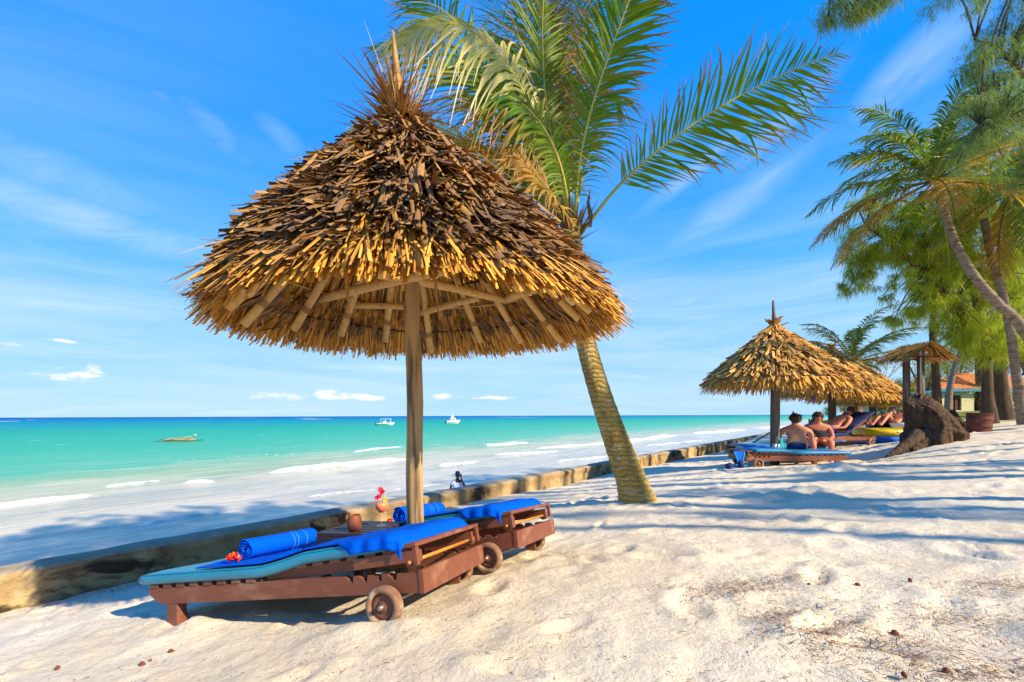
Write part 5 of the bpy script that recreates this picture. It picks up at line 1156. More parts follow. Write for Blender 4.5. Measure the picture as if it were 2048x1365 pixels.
MB().prism([(ox(1770), oz(808)), (ox(1802), oz(795)), (ox(1880), oz(783)), (ox(1880), oz(781)), (ox(1802), oz(792)), (ox(1770), oz(805))], -.3, 5.3).build('roof', M['fascia'], O_)
MB().box((ox(1815), -.05, -.4), (ox(1819), -.004, oz(793))).build('drainpipe', M['plaster_blue'], O_)

# ------------------------------------------------------------------ big stump, small stump, rusty bin
def stump(name, label, outline, Yd, depth, seed, mt='bark', extra=None, cat='tree stump'):
    """outline: rows (py, px_left, px_right) from top to bottom"""
    rows = []; n = 64; r_ = np.random.default_rng(seed); pts = []
    base = P((outline[-1][1] + outline[-1][2]) / 2, outline[-1][0], Yd)
    base.z = g(base.x, base.y) - .05; K = 40; ys = np.linspace(0, 1, K); oy = np.interp(ys, np.linspace(0, 1, len(outline)), [o[0] for o in outline])
    ol = np.interp(oy, [o[0] for o in outline], [o[1] for o in outline]); orr = np.interp(oy, [o[0] for o in outline], [o[2] for o in outline])
    for k in range(K):
        a = P(ol[k], oy[k], Yd); b_ = P(orr[k], oy[k], Yd); c_ = (a + b_) / 2; rx = (b_.x - a.x) / 2
        for i in range(n):
            an = 2 * PI * i / n; fl = 1 + .13 * math.sin(an * 5 + seed + ys[k] * 2) * (.4 + ys[k]) + .06 * math.sin(an * 13 + 2 * ys[k]) + r_.normal(0, .03)
            ry = min(rx, depth) * (1 + .2 * ys[k])
            top_tilt = .14 * math.sin(an + .8) * (1 - ys[k]) ** 3 + (r_.normal(0, .02) if k < 2 else 0)
            pts.append((c_.x + rx * fl * math.cos(an) - base.x, c_.y + ry * fl * math.sin(an) - base.y, a.z + top_tilt - base.z - (.25 if k == K - 1 else 0)))
    fs = [(k * n + i, k * n + (i + 1) % n, (k + 1) * n + (i + 1) % n, (k + 1) * n + i) for k in range(K - 1) for i in range(n)] 
    tc_ = len(pts); pts.append((sum(p[0] for p in pts[:n]) / n, sum(p[1] for p in pts[:n]) / n, pts[0][2] - .10)); fs += [(tc_, (i + 1) % n, i) for i in range(n)]
    ro = empty(name, base, label, cat); rawmesh('trunk', pts, fs, M[mt], ro, True); return ro
st = stump('tree_stump', 'large cut tree stump with spreading dark roots on the sand bank', [(800, 1819, 1854), (810, 1817, 1868), (826, 1821, 1882), (842, 1824, 1893), (858, 1824, 1904), (870, 1814, 1914)], 9.3, .34, 3)
bpy.context.view_layer.update()
for pts_, rr_ in (([(1838, 858), (1818, 884), (1796, 900), (1772, 912)], (.15, .11, .07, .03)), ([(1882, 850), (1905, 862), (1930, 870)], (.15, .10, .05)), ([(1855, 866), (1846, 888), (1825, 904)], (.15, .10, .05))):
    q = []
    for i, (px, py) in enumerate(pts_):
        p = P(px, py, 9.15 - .12 * i); gg = g(p.x, p.y); p.z = max(min(p.z, gg + .30 - .1 * i), gg + .02); q.append(p)
    o = MB().tube(catmull(q, 14), list(np.interp(np.linspace(0, 1, 15), np.linspace(0, 1, len(rr_)), rr_)), 12, True, .12).build('root', M['bark'], None, True); o.parent = st; o.matrix_parent_inverse = st.matrix_world.inverted()
stump('tree_stump', 'small dark mossy stump between the big stump and the rusty bin', [(829, 1898, 1912), (840, 1894, 1918), (850, 1893, 1926)], 13.5, .25, 5)
bb = P(1957, 862, 10.6); bb.z = g(bb.x, bb.y) - .04
ro = empty('bin', bb, 'rusty brown metal bin standing on the bank beside the big stump', 'bin')
k = 10.6 / F
T = Matrix.Rotation(.07, 4, 'Y') @ Matrix.Diagonal((.78, .78, .86, 1))
MB().lathe([(.275, -.05), (.282, .02), (.268, .03), (.285, .2), (.295, .21), (.287, .22), (.29, .40), (.30, .41), (.292, .42), (.296, .545), (.308, .555), (.304, .565), (.285, .56), (.27, .05), (.001, .04)], 32, T).build('drum', M['rust'], ro, True)
for i in range(2): MB().tube([T @ Vector((-.30, .02 * (i * 2 - 1), .49)), T @ Vector((-.325, .02 * (i * 2 - 1), .50)), T @ Vector((-.325, .02 * (i * 2 - 1), .44)), T @ Vector((-.297, .02 * (i * 2 - 1), .43))], .007, 5).build('handle', M['rust'], ro, True)

# ------------------------------------------------------------------ shower shelter with a tiny thatched roof
YS = 12.0; sb = P(1828, 846, YS); sb.z = g(sb.x, sb.y)
ro = empty('shower_shelter', sb, 'outdoor shower with two thick posts under a small gabled thatched roof', 'shower')
sx_ = lambda px: ray(px, 740).x * YS - sb.x; sz_ = lambda py: ray(1830, py).z * YS + CZ - sb.z
for px, y_ in ((1820.5, .12), (1834.5, -.10)):
    MB().tube([(sx_(px), y_, -.3), (sx_(px) + .004, y_, .5), (sx_(px), y_, sz_(716))], [.088, .084, .080], 12, True, .03).build('post', M['greypole'], ro, True)
MB().tube([(sx_(1828), -.2, 0), (sx_(1827.5), -.2, sz_(700)), (sx_(1830), -.26, sz_(697))], .014, 8).build('pipe', M['metal'], ro, True)
MB().ball((sx_(1838), -.2, sz_(708)), .035).build('shower_head', M['white'], ro, True)
for a, b_ in (((sx_(1798), -.25, sz_(717)), (sx_(1866), -.25, sz_(716))), ((sx_(1798), .3, sz_(718)), (sx_(1866), .3, sz_(717))), ((sx_(1832), -.42, sz_(692)), (sx_(1832), .5, sz_(690))),
              ((sx_(1816), -.3, sz_(716)), (sx_(1817), -.3, sz_(702))), ((sx_(1826), -.3, sz_(716)), (sx_(1826), -.3, sz_(695))), ((sx_(1848), -.3, sz_(716)), (sx_(1848), -.3, sz_(703))), ((sx_(1790), -.3, sz_(722)), (sx_(1832), -.3, sz_(692))), ((sx_(1875), -.3, sz_(722)), (sx_(1832), -.3, sz_(692)))):
    MB().tube([a, b_], .018, 7).build('roof_pole', M['darkwood'], ro, True)
bag = Bag(); r_ = np.random.default_rng(6); s_ = np.linspace(0, 1, 3)
for sgn, pe in ((-1, 1780), (1, 1884)):
    n = 420; u = r_.random(n); v = r_.uniform(-.48, .55, n); a = np.stack([np.full(n, sx_(1832)), v, np.full(n, sz_(688))], -1); e = np.stack([np.full(n, sx_(pe)), v, np.full(n, sz_(727))], -1)
    p0 = a + (e - a) * (u * .62)[:, None]; d = unit(e - a) * 1.0 + r_.normal(0, .10, (n, 3)); d = unit(d); LL = r_.uniform(.22, .42, n); p0[:, 2] += r_.uniform(-.02, .03, n)
    V_, Q_ = strips(p0[:, None, :] + d[:, None, :] * (LL[:, None] * s_)[:, :, None], np.tile(np.array([[0, 1., 0]]), (n, 1)), np.tile(np.array([[.035, .04, .015]]), (n, 1)), .4); bag.add(V_, Q_)
bag.build('thatch', M['thatch_far'], ro)

# ------------------------------------------------------------------ people: one continuous skinned body each
def skinned(name, pts, edges, mt, parent=None, sub=2, root_=0):
    me = bpy.data.meshes.new(name); me.from_pydata([p[:3] for p in pts], edges, []); me.materials.append(M[mt]); o = bpy.data.objects.new(name, me); link(o, parent)
    sk_ = o.modifiers.new('skin', 'SKIN'); sk_.use_smooth_shade = True
    lay = me.skin_vertices[0] if len(me.skin_vertices) else None
    if lay is None: me.skin_vertices.new() ; lay = me.skin_vertices[0]
    for i, p in enumerate(pts):
        r = p[3] if isinstance(p[3], tuple) else (p[3], p[3]); lay.data[i].radius = r; lay.data[i].use_root = (i == root_)
    ss = o.modifiers.new('sub', 'SUBSURF'); ss.levels = sub; ss.render_levels = sub; return o
class Fig:
    """local frame: x right of the body, y the way it faces, z up, metres"""
    def __init__(s): s.p = []; s.e = []
    def n(s, x, y, z, r, parent=None):
        s.p.append((x, y, z, r)); i = len(s.p) - 1
        if parent is not None: s.e.append((parent, i))
        return i
    def chain(s, start, pts):
        c = start
        for q in pts: c = s.n(*q, parent=c)
        return c
    def hand(s, wrist, d, side, k=1.0, curl=.35):
        """palm with four fingers and a thumb; d points along the hand, side across it towards the thumb"""
        d = Vector(d).normalized(); sdv = Vector(side); sdv = (sdv - d * sdv.dot(d)).normalized(); nrm = d.cross(sdv)
        w = Vector(s.p[wrist][:3]); palm = w + d * .055 * k; pi_ = s.n(*palm, (.030 * k, .016 * k), wrist)
        for j, (off, L) in enumerate(((.026, .070), (.009, .080), (-.009, .074), (-.026, .058))):
            b_ = palm + sdv * off * k + d * .030 * k; m_ = b_ + (d + nrm * curl * .4).normalized() * L * .5 * k; e = m_ + (d + nrm * curl * 1.3).normalized() * L * .5 * k
            a = s.n(*b_, .0095 * k, pi_); a = s.n(*m_, .0085 * k, a); s.n(*e, .0068 * k, a)
        t0 = w + d * .025 * k + sdv * .030 * k; t1 = t0 + (d + sdv * .8).normalized() * .035 * k; a = s.n(*t0, .011 * k, wrist); s.n(*t1, .008 * k, a)
def face_parts(ro, c, R, mt_lip='skin_red', k=1.0):
    """eyes, nose, mouth and ears on a head centred at c, facing +y of R"""
    T = Matrix.Translation(c) @ R
    for sgn in (-1, 1):
        o = MB().ball((sgn * .032 * k, .082 * k, .012 * k), .012 * k).build('eye', M['black'], ro, True); o.matrix_local = T
        o = MB().ball((sgn * .082 * k, -.002, 0), (.012 * k, .020 * k, .032 * k)).build('ear', M[mt_lip], ro, True); o.matrix_local = T
    o = MB().ball((0, .100 * k, -.012 * k), (.013 * k, .020 * k, .024 * k)).build('nose', M[mt_lip], ro, True); o.matrix_local = T
    o = MB().ball((0, .088 * k, -.052 * k), (.024 * k, .008 * k, .007 * k)).build('mouth', M['petal_pink' if k > 2 else 'skin_red'], ro, True); o.matrix_local = T
def hair(ro, c, R, mt, seed, k=1.0, back=1.0, lenb=.0, n=420):
    """cap of hair strands over the skull, longer at the nape when lenb > 0"""
    r_ = np.random.default_rng(seed); q = unit(r_.normal(size=(n * 4, 3))); q = q[(q[:, 2] > -.05 + .55 * q[:, 1]) | ((q[:, 1] < -.1) & (q[:, 2] > -.65))][:n]
    a = q * np.array([.084, .098, .110]) * k; d = unit(np.cross(q, np.cross(np.array([0, -.35, -1.]), q)) + r_.normal(0, .16, q.shape)); LL = (.035 + lenb * (q[:, 1] < 0)) * k * r_.uniform(.6, 1.1, len(q))
    s_ = np.linspace(0, 1, 4); Pp = a[:, None, :] + q[:, None, :] * (.012 * k * np.sin(s_ * PI))[None, :, None] + d[:, None, :] * (LL[:, None] * s_)[:, :, None]
    V_, Q_ = strips(Pp, unit(np.cross(q, d)), (.022 * k * r_.uniform(.6, 1.3, len(q)))[:, None] * np.array([1, 1, .8, .3]))
    o = quadmesh('hair', V_, Q_, M[mt], ro); o.matrix_local = Matrix.Translation(c) @ R
    cap = MB(); cap.ball((0, -.012 * k, .018 * k), (.086 * k, .096 * k, .100 * k), None, 14, 10); o2 = cap.build('hair_cap', M[mt], o, True); return o

# lounger under the couple
lw = P(1478, 905, 8.75); L3 = P(1482, 916, 8.7)
gz3 = (g(L3.x + .3, 8.75) + g(L3.x + 1.8, 8.75)) / 2
ang = math.radians(180.5)
M3 = Matrix.Translation((L3.x + .13, 9.42, gz3 + .10)) @ Matrix.Rotation(ang, 4, 'Z')
lo3, top3 = lounger('sun_lounger', 'brown lounger with a bright blue mattress on which the couple sits', 'loungers farther along the beach', back=.02, L=1.93, matt='vinyl_blue', mat4=M3, Wd=.72)
zs = gz3 + .10 + .095 + .022 + .06       # seat height in world space
# the man, seen from behind
mb0 = P(1593, 893, 9.30)
man = empty('person', (mb0.x, 9.30, zs), 'bare-backed person in navy swim shorts sitting on the blue mattress, seen from behind', 'person'); man.scale = (1.08, .95, .85); man.rotation_euler = (0, math.radians(3), math.radians(-14))
f = Fig(); hip = f.n(0, 0, .10, (.175, .125)); a = f.chain(hip, [(0, .02, .24, (.155, .11)), (0, .055, .40, (.185, .115)), (0, .085, .50, (.175, .10)), (0, .13, .575, (.075, .07)), (0, .165, .64, (.062, .062)), (0, .19, .70, (.078, .090)), (0, .205, .765, (.076, .088)), (0, .205, .81, (.045, .055))])
chest = 2
for sg in (-1, 1):
    sh = f.n(sg * .205, .085, .47, (.072, .07), 3); el = f.chain(sh, [(sg * .265, .10, .36, .052), (sg * .285, .14, .22, .043), (sg * .25, .25, .155, .036), (sg * .19, .36, .13, .027)]); f.hand(el, (-sg * .3, 1, -.2), (-sg, 0, .3))
    kn = f.chain(hip, [(sg * .11, .06, .085, .105), (sg * .16, .26, .10, .088), (sg * .19, .46, .10, .066), (sg * .18, .50, -.02, .056), (sg * .17, .48, -.20, .052), (sg * .16, .46, -.33, .034), (sg * .16, .50, -.365, .034), (sg * .165, .60, -.385, .028)])
bodyo = skinned('body', f.p, f.e, 'skin', man)
f2 = Fig(); h2 = f2.n(0, -.005, .085, (.195, .145))
for sg in (-1, 1): f2.chain(h2, [(sg * .11, .06, .085, .118), (sg * .155, .24, .10, .102)])
f2.chain(h2, [(0, .0, .125, (.178, .128))]); skinned('swim_shorts', f2.p, f2.e, 'navy', man)
hair(man, Vector((0, .195, .735)), Matrix.Rotation(-.35, 4, 'X'), 'hair', 1, 1.05, lenb=.05, n=600); face_parts(man, Vector((0, .20, .73)), Matrix.Rotation(-.3, 4, 'X'))
# the woman, facing left towards him
wb = P(1634, 893, 10.2)
wom = empty('person', (wb.x, 10.2, zs + .02), 'person in a black one-piece swimsuit sitting facing her companion, holding a drink', 'person'); wom.rotation_euler = (0, 0, math.radians(158)); wom.scale = (1.0, 1.0, .87)
f = Fig(); hip = f.n(0, 0, .11, (.20, .15)); f.chain(hip, [(0, .03, .26, (.175, .135)), (0, .04, .40, (.185, .125)), (0, .03, .50, (.165, .09)), (0, .05, .575, (.068, .065)), (0, .075, .64, (.058, .06)), (0, .09, .70, (.075, .088)), (0, .095, .765, (.074, .088)), (0, .09, .815, (.045, .055))])
for sg in (-1, 1):
    sh = f.n(sg * .19, .03, .48, (.068, .065), 3); el = f.chain(sh, [(sg * .25, .03, .37, .060), (sg * .275, .07, .22, .050), (sg * .20, .22, .16, .036), (sg * .10, .33, .15, .025)]); f.hand(el, (-sg * .5, 1, 0), (-sg, 0, .6))
    f.chain(hip, [(sg * .11, .08, .10, .125), (sg * .15, .28, .11, .105), (sg * .17, .44, .11, .075), (sg * .16, .47, -.02, .06), (sg * .15, .45, -.18, .056), (sg * .14, .43, -.33, .036), (sg * .14, .47, -.365, .034), (sg * .145, .57, -.385, .027)])
skinned('body', f.p, f.e, 'skin_red', wom)
f2 = Fig(); h2 = f2.n(0, 0, .10, (.215, .165)); f2.chain(h2, [(0, .03, .26, (.190, .15)), (0, .045, .37, (.198, .145)), (0, .05, .44, (.15, .115))]); f2.n(-.12, .04, .52, .03, 3); f2.n(.12, .04, .52, .03, 3); f2.n(-.11, -.01, .56, .02, 4); f2.n(.11, -.01, .56, .02, 5)
skinned('swimsuit', f2.p, f2.e, 'black', wom)
hair(wom, Vector((0, .085, .735)), Matrix.Identity(4), 'hair_dark', 2, 1.08, lenb=.03, n=600); face_parts(wom, Vector((0, .09, .73)), Matrix.Identity(4))
bt = P(1627, 882, 9.35); MB().lathe([(.001, 0), (.03, 0), (.032, .01), (.032, .10), (.012, .14), (.012, .17), (.001, .17)], 14).build('bottle', M['glass'], None, True)
o = bpy.data.objects['bottle']; o.location = (bt.x, 9.30, zs + .14); tag(o, 'small clear bottle held between the two seated people', 'bottle')
# things on that lounger
def cloth(name, c, sx, sy, h, mt, label, cat, seed, rot=0, group=None):
    r_ = np.random.default_rng(seed); n = 26; u, v = np.meshgrid(np.linspace(-1, 1, n), np.linspace(-1, 1, n), indexing='ij'); e = np.clip(1 - np.maximum(np.abs(u), np.abs(v)) ** 4, 0, 1)
    z = h * e * (.55 + 1.0 * np.abs(fbm(u * 2.2 + seed, v * 2.2, 3))) ; x = u * sx * (1 + .15 * vn(v * 2 + seed, u)); y = v * sy * (1 + .15 * vn(u * 2 + seed, v))
    idx = np.arange(n * n).reshape(n, n); Qc = np.stack([idx[:-1, :-1], idx[1:, :-1], idx[1:, 1:], idx[:-1, 1:]], -1).reshape(-1, 4)
    o = quadmesh(name, np.stack([x, y, z + .004], -1).reshape(-1, 3), Qc, M[mt], None, True); o.location = c; o.rotation_euler.z = rot; sd_ = o.modifiers.new('s', 'SOLIDIFY'); sd_.thickness = .01; return tag(o, label, cat, group)
ct = P(1512, 890, 9.2); cloth('crumpled_towel', (ct.x, 9.15, zs + .004), .30, .24, .10, 'blue', 'crumpled dark blue towel on the left end of the couple\'s lounger', 'towel', 3)
for i, (px, y_, mt, lb) in enumerate(((1549.5, 9.02, 'metal', 'silver tumbler, left of the two standing on the couple\'s lounger'), (1556, 9.02, 'metal', 'silver tumbler, right of the two standing on the couple\'s lounger'))):
    q = P(px, 890, y_); o = MB().lathe([(.001, 0), (.030, 0), (.036, .13), (.033, .13), (.028, .01), (.001, .01)], 16).build('tumbler', M[mt], None, True); o.location = (q.x, y_, zs + .002); tag(o, lb, 'cup')
q = P(1563, 890, 9.1); cloth('beach_bag', (q.x, 9.1, zs), .07, .06, .26, 'turq', 'small pale blue bag beside the seated bare-backed person', 'bag', 9)
# blue fins lying on the sand
for i, (px, py, rot, tl) in enumerate(((1456, 933, .4, .1), (1482, 926, 1.2, .9))):
    q = P(px, py, 8.4); zz_ = g(q.x, q.y); mb = MB(); n = 9
    out_ = [(.0, .05), (.10, .055), (.20, .06), (.34, .095), (.40, .10), (.42, .07), (.41, 0), (.42, -.07), (.40, -.10), (.34, -.095), (.20, -.06), (.10, -.055), (.0, -.05)]
    T = Matrix.Translation((q.x, q.y, zz_ + .03)) @ Matrix.Rotation(rot, 4, 'Z') @ Matrix.Rotation(-tl * .8, 4, 'Y')
    ro = empty('swim_fin', label=('flat blue swim fin lying on the sand, left of the pair', 'blue swim fin propped against the lounger wheel')[i], cat='swim fin', group='blue swim fins by the lounger', mat4=T)
    vs = [(x, y, -.006) for x, y in out_] + [(x, y, .006) for x, y in out_]; m_ = len(out_)
    rawmesh('blade', vs, [tuple(range(m_ - 1, -1, -1)), tuple(range(m_, 2 * m_))] + [(j, (j + 1) % m_, (j + 1) % m_ + m_, j + m_) for j in range(m_)], M['blue'], ro)
    MB().tube([(-.02, 0, .03), (.05, 0, .04), (.14, 0, .02)], [.05, .055, .03], 12).build('foot_pocket', M['navy'], ro, True)
    MB().tube([(.16, -.045, .012), (.38, -.085, .012)], .008, 6).build('rib', M['turq'], ro); MB().tube([(.16, .045, .012), (.38, .085, .012)], .008, 6).build('rib', M['turq'], ro)
# grey washed-up plank leaning by the wall
a, b_ = P(1506, 886, 13.5), P(1546, 862, 13.2); pl = MB().box((-.0, -.07, -.02), ((b_ - a).length, .07, .02)).build('plank', M['greypole'], None)
dv = (b_ - a).normalized(); pl.matrix_world = Matrix.Translation(a) @ dv.to_track_quat('X', 'Z').to_matrix().to_4x4(); tag(pl, 'long grey plank leaning over the sea wall left of the dark post', 'plank')

# ------------------------------------------------------------------ farther loungers with sunbathers, dinghies
def lounger_at(px, Yd, rot, back, label, z_off=.145, **k):
    q = ray(px, 870).x * Yd; gz = g(q, Yd + .3); Mx = Matrix.Translation((q, Yd, gz + z_off)) @ Matrix.Rotation(rot, 4, 'Z'); lo, tp2 = lounger('sun_lounger', label, 'loungers farther along the beach', back=back, mat4=Mx, matt='navy', L=1.95, **k); return Mx, tp2
M4, top4 = lounger_at(1750, 11.6, math.radians(14), .50, 'steeply propped lounger with a dark blue mattress left of the dinghy')
M5, top5 = lounger_at(1835, 14.6, math.radians(25), .42, 'lounger under the rear parasols on which two sunbathers lie')
# a second lounger, behind, carries the woman
M3b = Matrix.Translation((L3.x + .62, 10.62, gz3 + .10)) @ Matrix.Rotation(ang, 4, 'Z')
lounger('sun_lounger', 'plain lounger behind the couple, almost hidden, on which the person in black sits', 'loungers farther along the beach', back=.02, L=1.93, matt='vinyl_blue', mat4=M3b, Wd=.72)
def lying(Mx, top_, x0, y0, mt, shorts, label, hairm, seed, knees=.0, flip=False, top_mt=None):
    """a sunbather on the lounger Mx; x0 the hip position, head towards +x"""
    def q(x, y, dz, r): return (x, y0 + y, top_(min(x, -.15)) + .062 + dz, r)
    ro = empty('person', label=label, cat='person', mat4=Mx)
    f = Fig(); hip = f.n(*q(x0, 0, .09, (.16, .10))); f.chain(hip, [q(x0 + .18, 0, .10, (.15, .10)), q(x0 + .36, 0, .115, (.18, .11)), q(x0 + .46, 0, .12, (.16, .09)), q(x0 + .55, 0, .13, .062), q(x0 + .62, 0, .15, .06), q(x0 + .68, 0, .17, (.078, .088)), q(x0 + .745, 0, .18, (.076, .085)), q(x0 + .79, 0, .18, .05)])
    for sg in (-1, 1):
        s_ = f.n(*q(x0 + .44, sg * .18, .11, .065), 3); w = f.chain(s_, [q(x0 + .30, sg * .25, .11, .05), q(x0 + .16, sg * .25, .10, .042), q(x0 - .0, sg * .20, .13, .028)]); f.hand(w, (-1, -sg * .5, 0), (0, -sg, .3))
        f.chain(hip, [q(x0 - .08, sg * .09, .09, .10), q(x0 - .28, sg * .10, .10 + knees * .6, .085), q(x0 - .46, sg * .11, .10 + knees, .062), q(x0 - .66, sg * .11, .09 + knees * .5, .055), q(x0 - .86, sg * .11, .08, .036), q(x0 - .90, sg * .11, .09, .036), q(x0 - .93, sg * .12, .18, .028)])
    skinned('body', f.p, f.e, mt, ro)
    f2 = Fig(); h2 = f2.n(*q(x0 - .01, 0, .09, (.178, .118))); f2.chain(h2, [q(x0 + .10, 0, .095, (.165, .112))])
    for sg in (-1, 1): f2.chain(h2, [q(x0 - .10, sg * .09, .09, .112), q(x0 - .24, sg * .10, .10 + knees * .5, .10)])
    skinned('swim_shorts', f2.p, f2.e, shorts, ro)
    if top_mt:
        f3 = Fig(); h3 = f3.n(*q(x0 + .14, 0, .10, (.165, .115))); f3.chain(h3, [q(x0 + .30, 0, .11, (.195, .125)), q(x0 + .42, 0, .12, (.18, .11))]); skinned('shirt', f3.p, f3.e, top_mt, ro)
    c = Vector(q(x0 + .71, 0, .175, 0)[:3]); R_ = Matrix.Rotation(-.9, 4, 'Y') @ Matrix.Rotation(-PI / 2, 4, 'Z'); hair(ro, c, R_, hairm, seed, 1.0, n=260); face_parts(ro, c, R_); return ro
lying(M4, top4, -1.02, .36, 'skin_red', 'purple', 'dark-haired sunbather leaning back on the steep lounger', 'hair_dark', 3, .1)
lying(M5, top5, -1.05, .20, 'skin_red', 'black', 'red-shouldered sunbather in dark shorts with raised knee', 'hair_grey', 4, .28)
lying(M5, top5, -1.0, .56, 'skin', 'navy', 'reclining sunbather half hidden behind the red-shouldered one', 'hair_grey', 5, .1, top_mt=None)
M6, top6 = lounger_at(1880, 17.5, math.radians(20), .35, 'farthest lounger in line, behind the big stump')
lying(M6, top6, -1.05, .36, 'skin', 'purple', 'sunbather in purple lying on the farthest lounger', 'hair_dark', 6, .2, top_mt='purple')
q = at(1778, 15.6); 
def sitter(name_label, x, y, z, rot, mt, shirt, shorts, hairm, seed, lean=.25):
    ro = empty('person', (x, y, z), name_label, 'person'); ro.rotation_euler = (0, 0, rot)
    f = Fig(); hip = f.n(0, 0, .10, (.17, .12)); f.chain(hip, [(0, lean * .25, .25, (.15, .11)), (0, lean * .6, .40, (.175, .11)), (0, lean * .85, .49, (.16, .095)), (0, lean * 1.1, .56, .066), (0, lean * 1.35, .62, .06), (0, lean * 1.6, .68, (.077, .088)), (0, lean * 1.7, .74, (.075, .086)), (0, lean * 1.75, .785, .05)])
    for sg in (-1, 1):
        s_ = f.n(sg * .18, lean * .85, .46, .066, 3); w = f.chain(s_, [(sg * .24, lean + .05, .34, .048), (sg * .24, lean + .14, .22, .04), (sg * .16, lean + .28, .20, .026)]); f.hand(w, (-sg * .3, 1, 0), (-sg, 0, .3))
        f.chain(hip, [(sg * .10, .08, .09, .10), (sg * .13, .28, .14, .085), (sg * .15, .46, .22, .062), (sg * .15, .60, .12, .05), (sg * .14, .72, .04, .036), (sg * .14, .80, .03, .03)])
    skinned('body', f.p, f.e, mt, ro)
    f2 = Fig(); h2 = f2.n(0, .0, .09, (.185, .135)); [f2.chain(h2, [(sg * .10, .08, .09, .112), (sg * .13, .26, .13, .098)]) for sg in (-1, 1)]; skinned('shorts', f2.p, f2.e, shorts, ro)
    if shirt:
        f3 = Fig(); h3 = f3.n(0, .02, .17, (.175, .13)); f3.chain(h3, [(0, lean * .45, .32, (.18, .125)), (0, lean * .75, .44, (.185, .12)), (0, lean * .95, .51, (.12, .085))]); [f3.n(sg * .20, lean * .9, .44, .082, 2) for sg in (-1, 1)]; skinned('shirt', f3.p, f3.e, shirt, ro)
    c = Vector((0, lean * 1.62, .71)); hair(ro, c, Matrix.Rotation(-.3, 4, 'X'), hairm, seed, 1.04, n=300); face_parts(ro, c, Matrix.Rotation(-.3, 4, 'X')); return ro
q = at(1776, 16.4); sitter('hunched person in a turquoise shirt sitting behind the sunbathers', q.x, q.y, q.z + .25, math.radians(-60), 'skin', 'turq', 'navy', 'black', 11, .35)
q = at(2030, 30, 828); 
ro = empty('sun_bed', (q.x, q.y, q.z), 'low dark sun bed under the two people by the house veranda', 'sun bed'); MB().box((-1.9, -.35, .26), (.7, .35, .34)).build('mattress', M['navy'], ro, bevel=.02); MB().box((-1.9, -.33, .18), (.7, .33, .255)).build('frame', M['darkwood'], ro)
for x_ in (-1.8, -.6, .55):
    for y_ in (-.3, .24): MB().box((x_, y_, -.05), (x_ + .07, y_ + .06, .179)).build('leg', M['darkwood'], ro)
sitter('grey-haired person in a pink shirt sitting on the dark sun bed by the veranda', q.x + .05, q.y, q.z + .34, math.radians(75), 'skin', 'pink', 'black', 'hair_grey', 12, .30)
sitter('bent-over person in a blue shirt beside the one in pink', q.x + .15, q.y + .55, q.z + .34, math.radians(80), 'skin', 'blue', 'navy', 'hair_grey', 13, .55)
# inflatable dinghies
def dinghy(px, Yd, rot, label, L=2.1, Wb=1.1, dz=0):
    x = ray(px, 870).x * Yd; gz = g(x, Yd) + dz; ro = empty('inflatable_dinghy', (x, Yd, gz), label, 'dinghy', 'yellow and blue inflatable dinghies'); ro.rotation_euler = (0, .02, rot)
    for nm, z, rr, mt in (('lower_tube', .13, .15, 'blue'), ('upper_tube', .32, .125, 'yellow')):
        pts = []; n = 56
        for i in range(n + 1):
            an = 2 * PI * i / n; cx_, sy_ = math.cos(an), math.sin(an)
            pts.append((L / 2 * math.copysign(abs(cx_) ** .65, cx_), Wb / 2 * math.copysign(abs(sy_) ** .65, sy_), z + .08 * max(0, cx_) ** 6))
        MB().tube(pts, rr, 14, False).build(nm, M[mt], ro, True)
    MB().box((-L * .42, -Wb * .42, .07), (L * .42, Wb * .42, .10)).build('floor', M['navy'], ro)
    MB().tube([(-.2, -Wb * .45, .32), (-.2, Wb * .45, .32)], .11, 12).build('seat', M['turq'], ro, True)
    for x_ in (-.7, -.25, .25, .7): MB().ball((x_, -Wb / 2 - .115, .36), (.04, .02, .03)).build('rope_eyelet', M['white'], ro, True)
    MB().tube([(-.7, -Wb / 2 - .13, .36), (-.48, -Wb / 2 - .12, .29), (-.25, -Wb / 2 - .13, .36), (0, -Wb / 2 - .12, .29), (.25, -Wb / 2 - .13, .36), (.48, -Wb / 2 - .12, .29), (.7, -Wb / 2 - .13, .36)], .008, 5).build('grab_rope', M['white'], ro, True)
    MB().box((-.36, -Wb / 2 - .04, .446), (.14, -Wb / 2 + .05, .452)).build('deck_patch', M['turq'], ro)
    return ro
dinghy(1800, 12.6, .06, 'yellow and blue inflatable dinghy, nearer of the two beside the stump')
dinghy(1812, 15.2, .1, 'yellow and blue inflatable dinghy partly hidden behind the nearer one', dz=.25)
q = at(1784, 12.3, 850); o = MB().lathe([(.001, 0), (.15, 0), (.19, .12), (.20, .13), (.18, .125), (.14, .01), (.001, .012)], 20, Matrix.Diagonal((1.3, .7, 1, 1))).build('plastic_tub', M['white'], None, True); o.location = (q.x - .02, 12.05, q.z + .46); tag(o, 'pale plastic tub resting on the nearer dinghy', 'tub')
for px, Yd, mt, sx, h, lb, sd_ in ((1682, 12.2, 'yellow', .20, .22, 'yellow beach bag next to the propped lounger', 1), (1664, 11.8, 'blue', .24, .14, 'blue towel heaped near the second parasol post', 2), (1650, 12.0, 'white', .18, .10, 'white cloth heaped beside the blue towel', 4), (1679, 15.0, 'orange', .32, .75, 'orange-brown covered chair behind the second parasol post', 5), (1702, 17, 'turq', .3, .7, 'turquoise sling chair near the slim brown post', 6)):
    q = at(px, Yd, 860); cloth('beach_bag' if 'bag' in lb else ('towel' if 'towel' in lb or 'cloth' in lb else 'covered_chair'), (q.x, q.y, q.z + (.2 if h < .3 else 0)), sx, sx * .8, h, mt, lb, 'bag' if 'bag' in lb else ('towel' if 'towel' in lb or 'cloth' in lb else 'chair'), sd_)
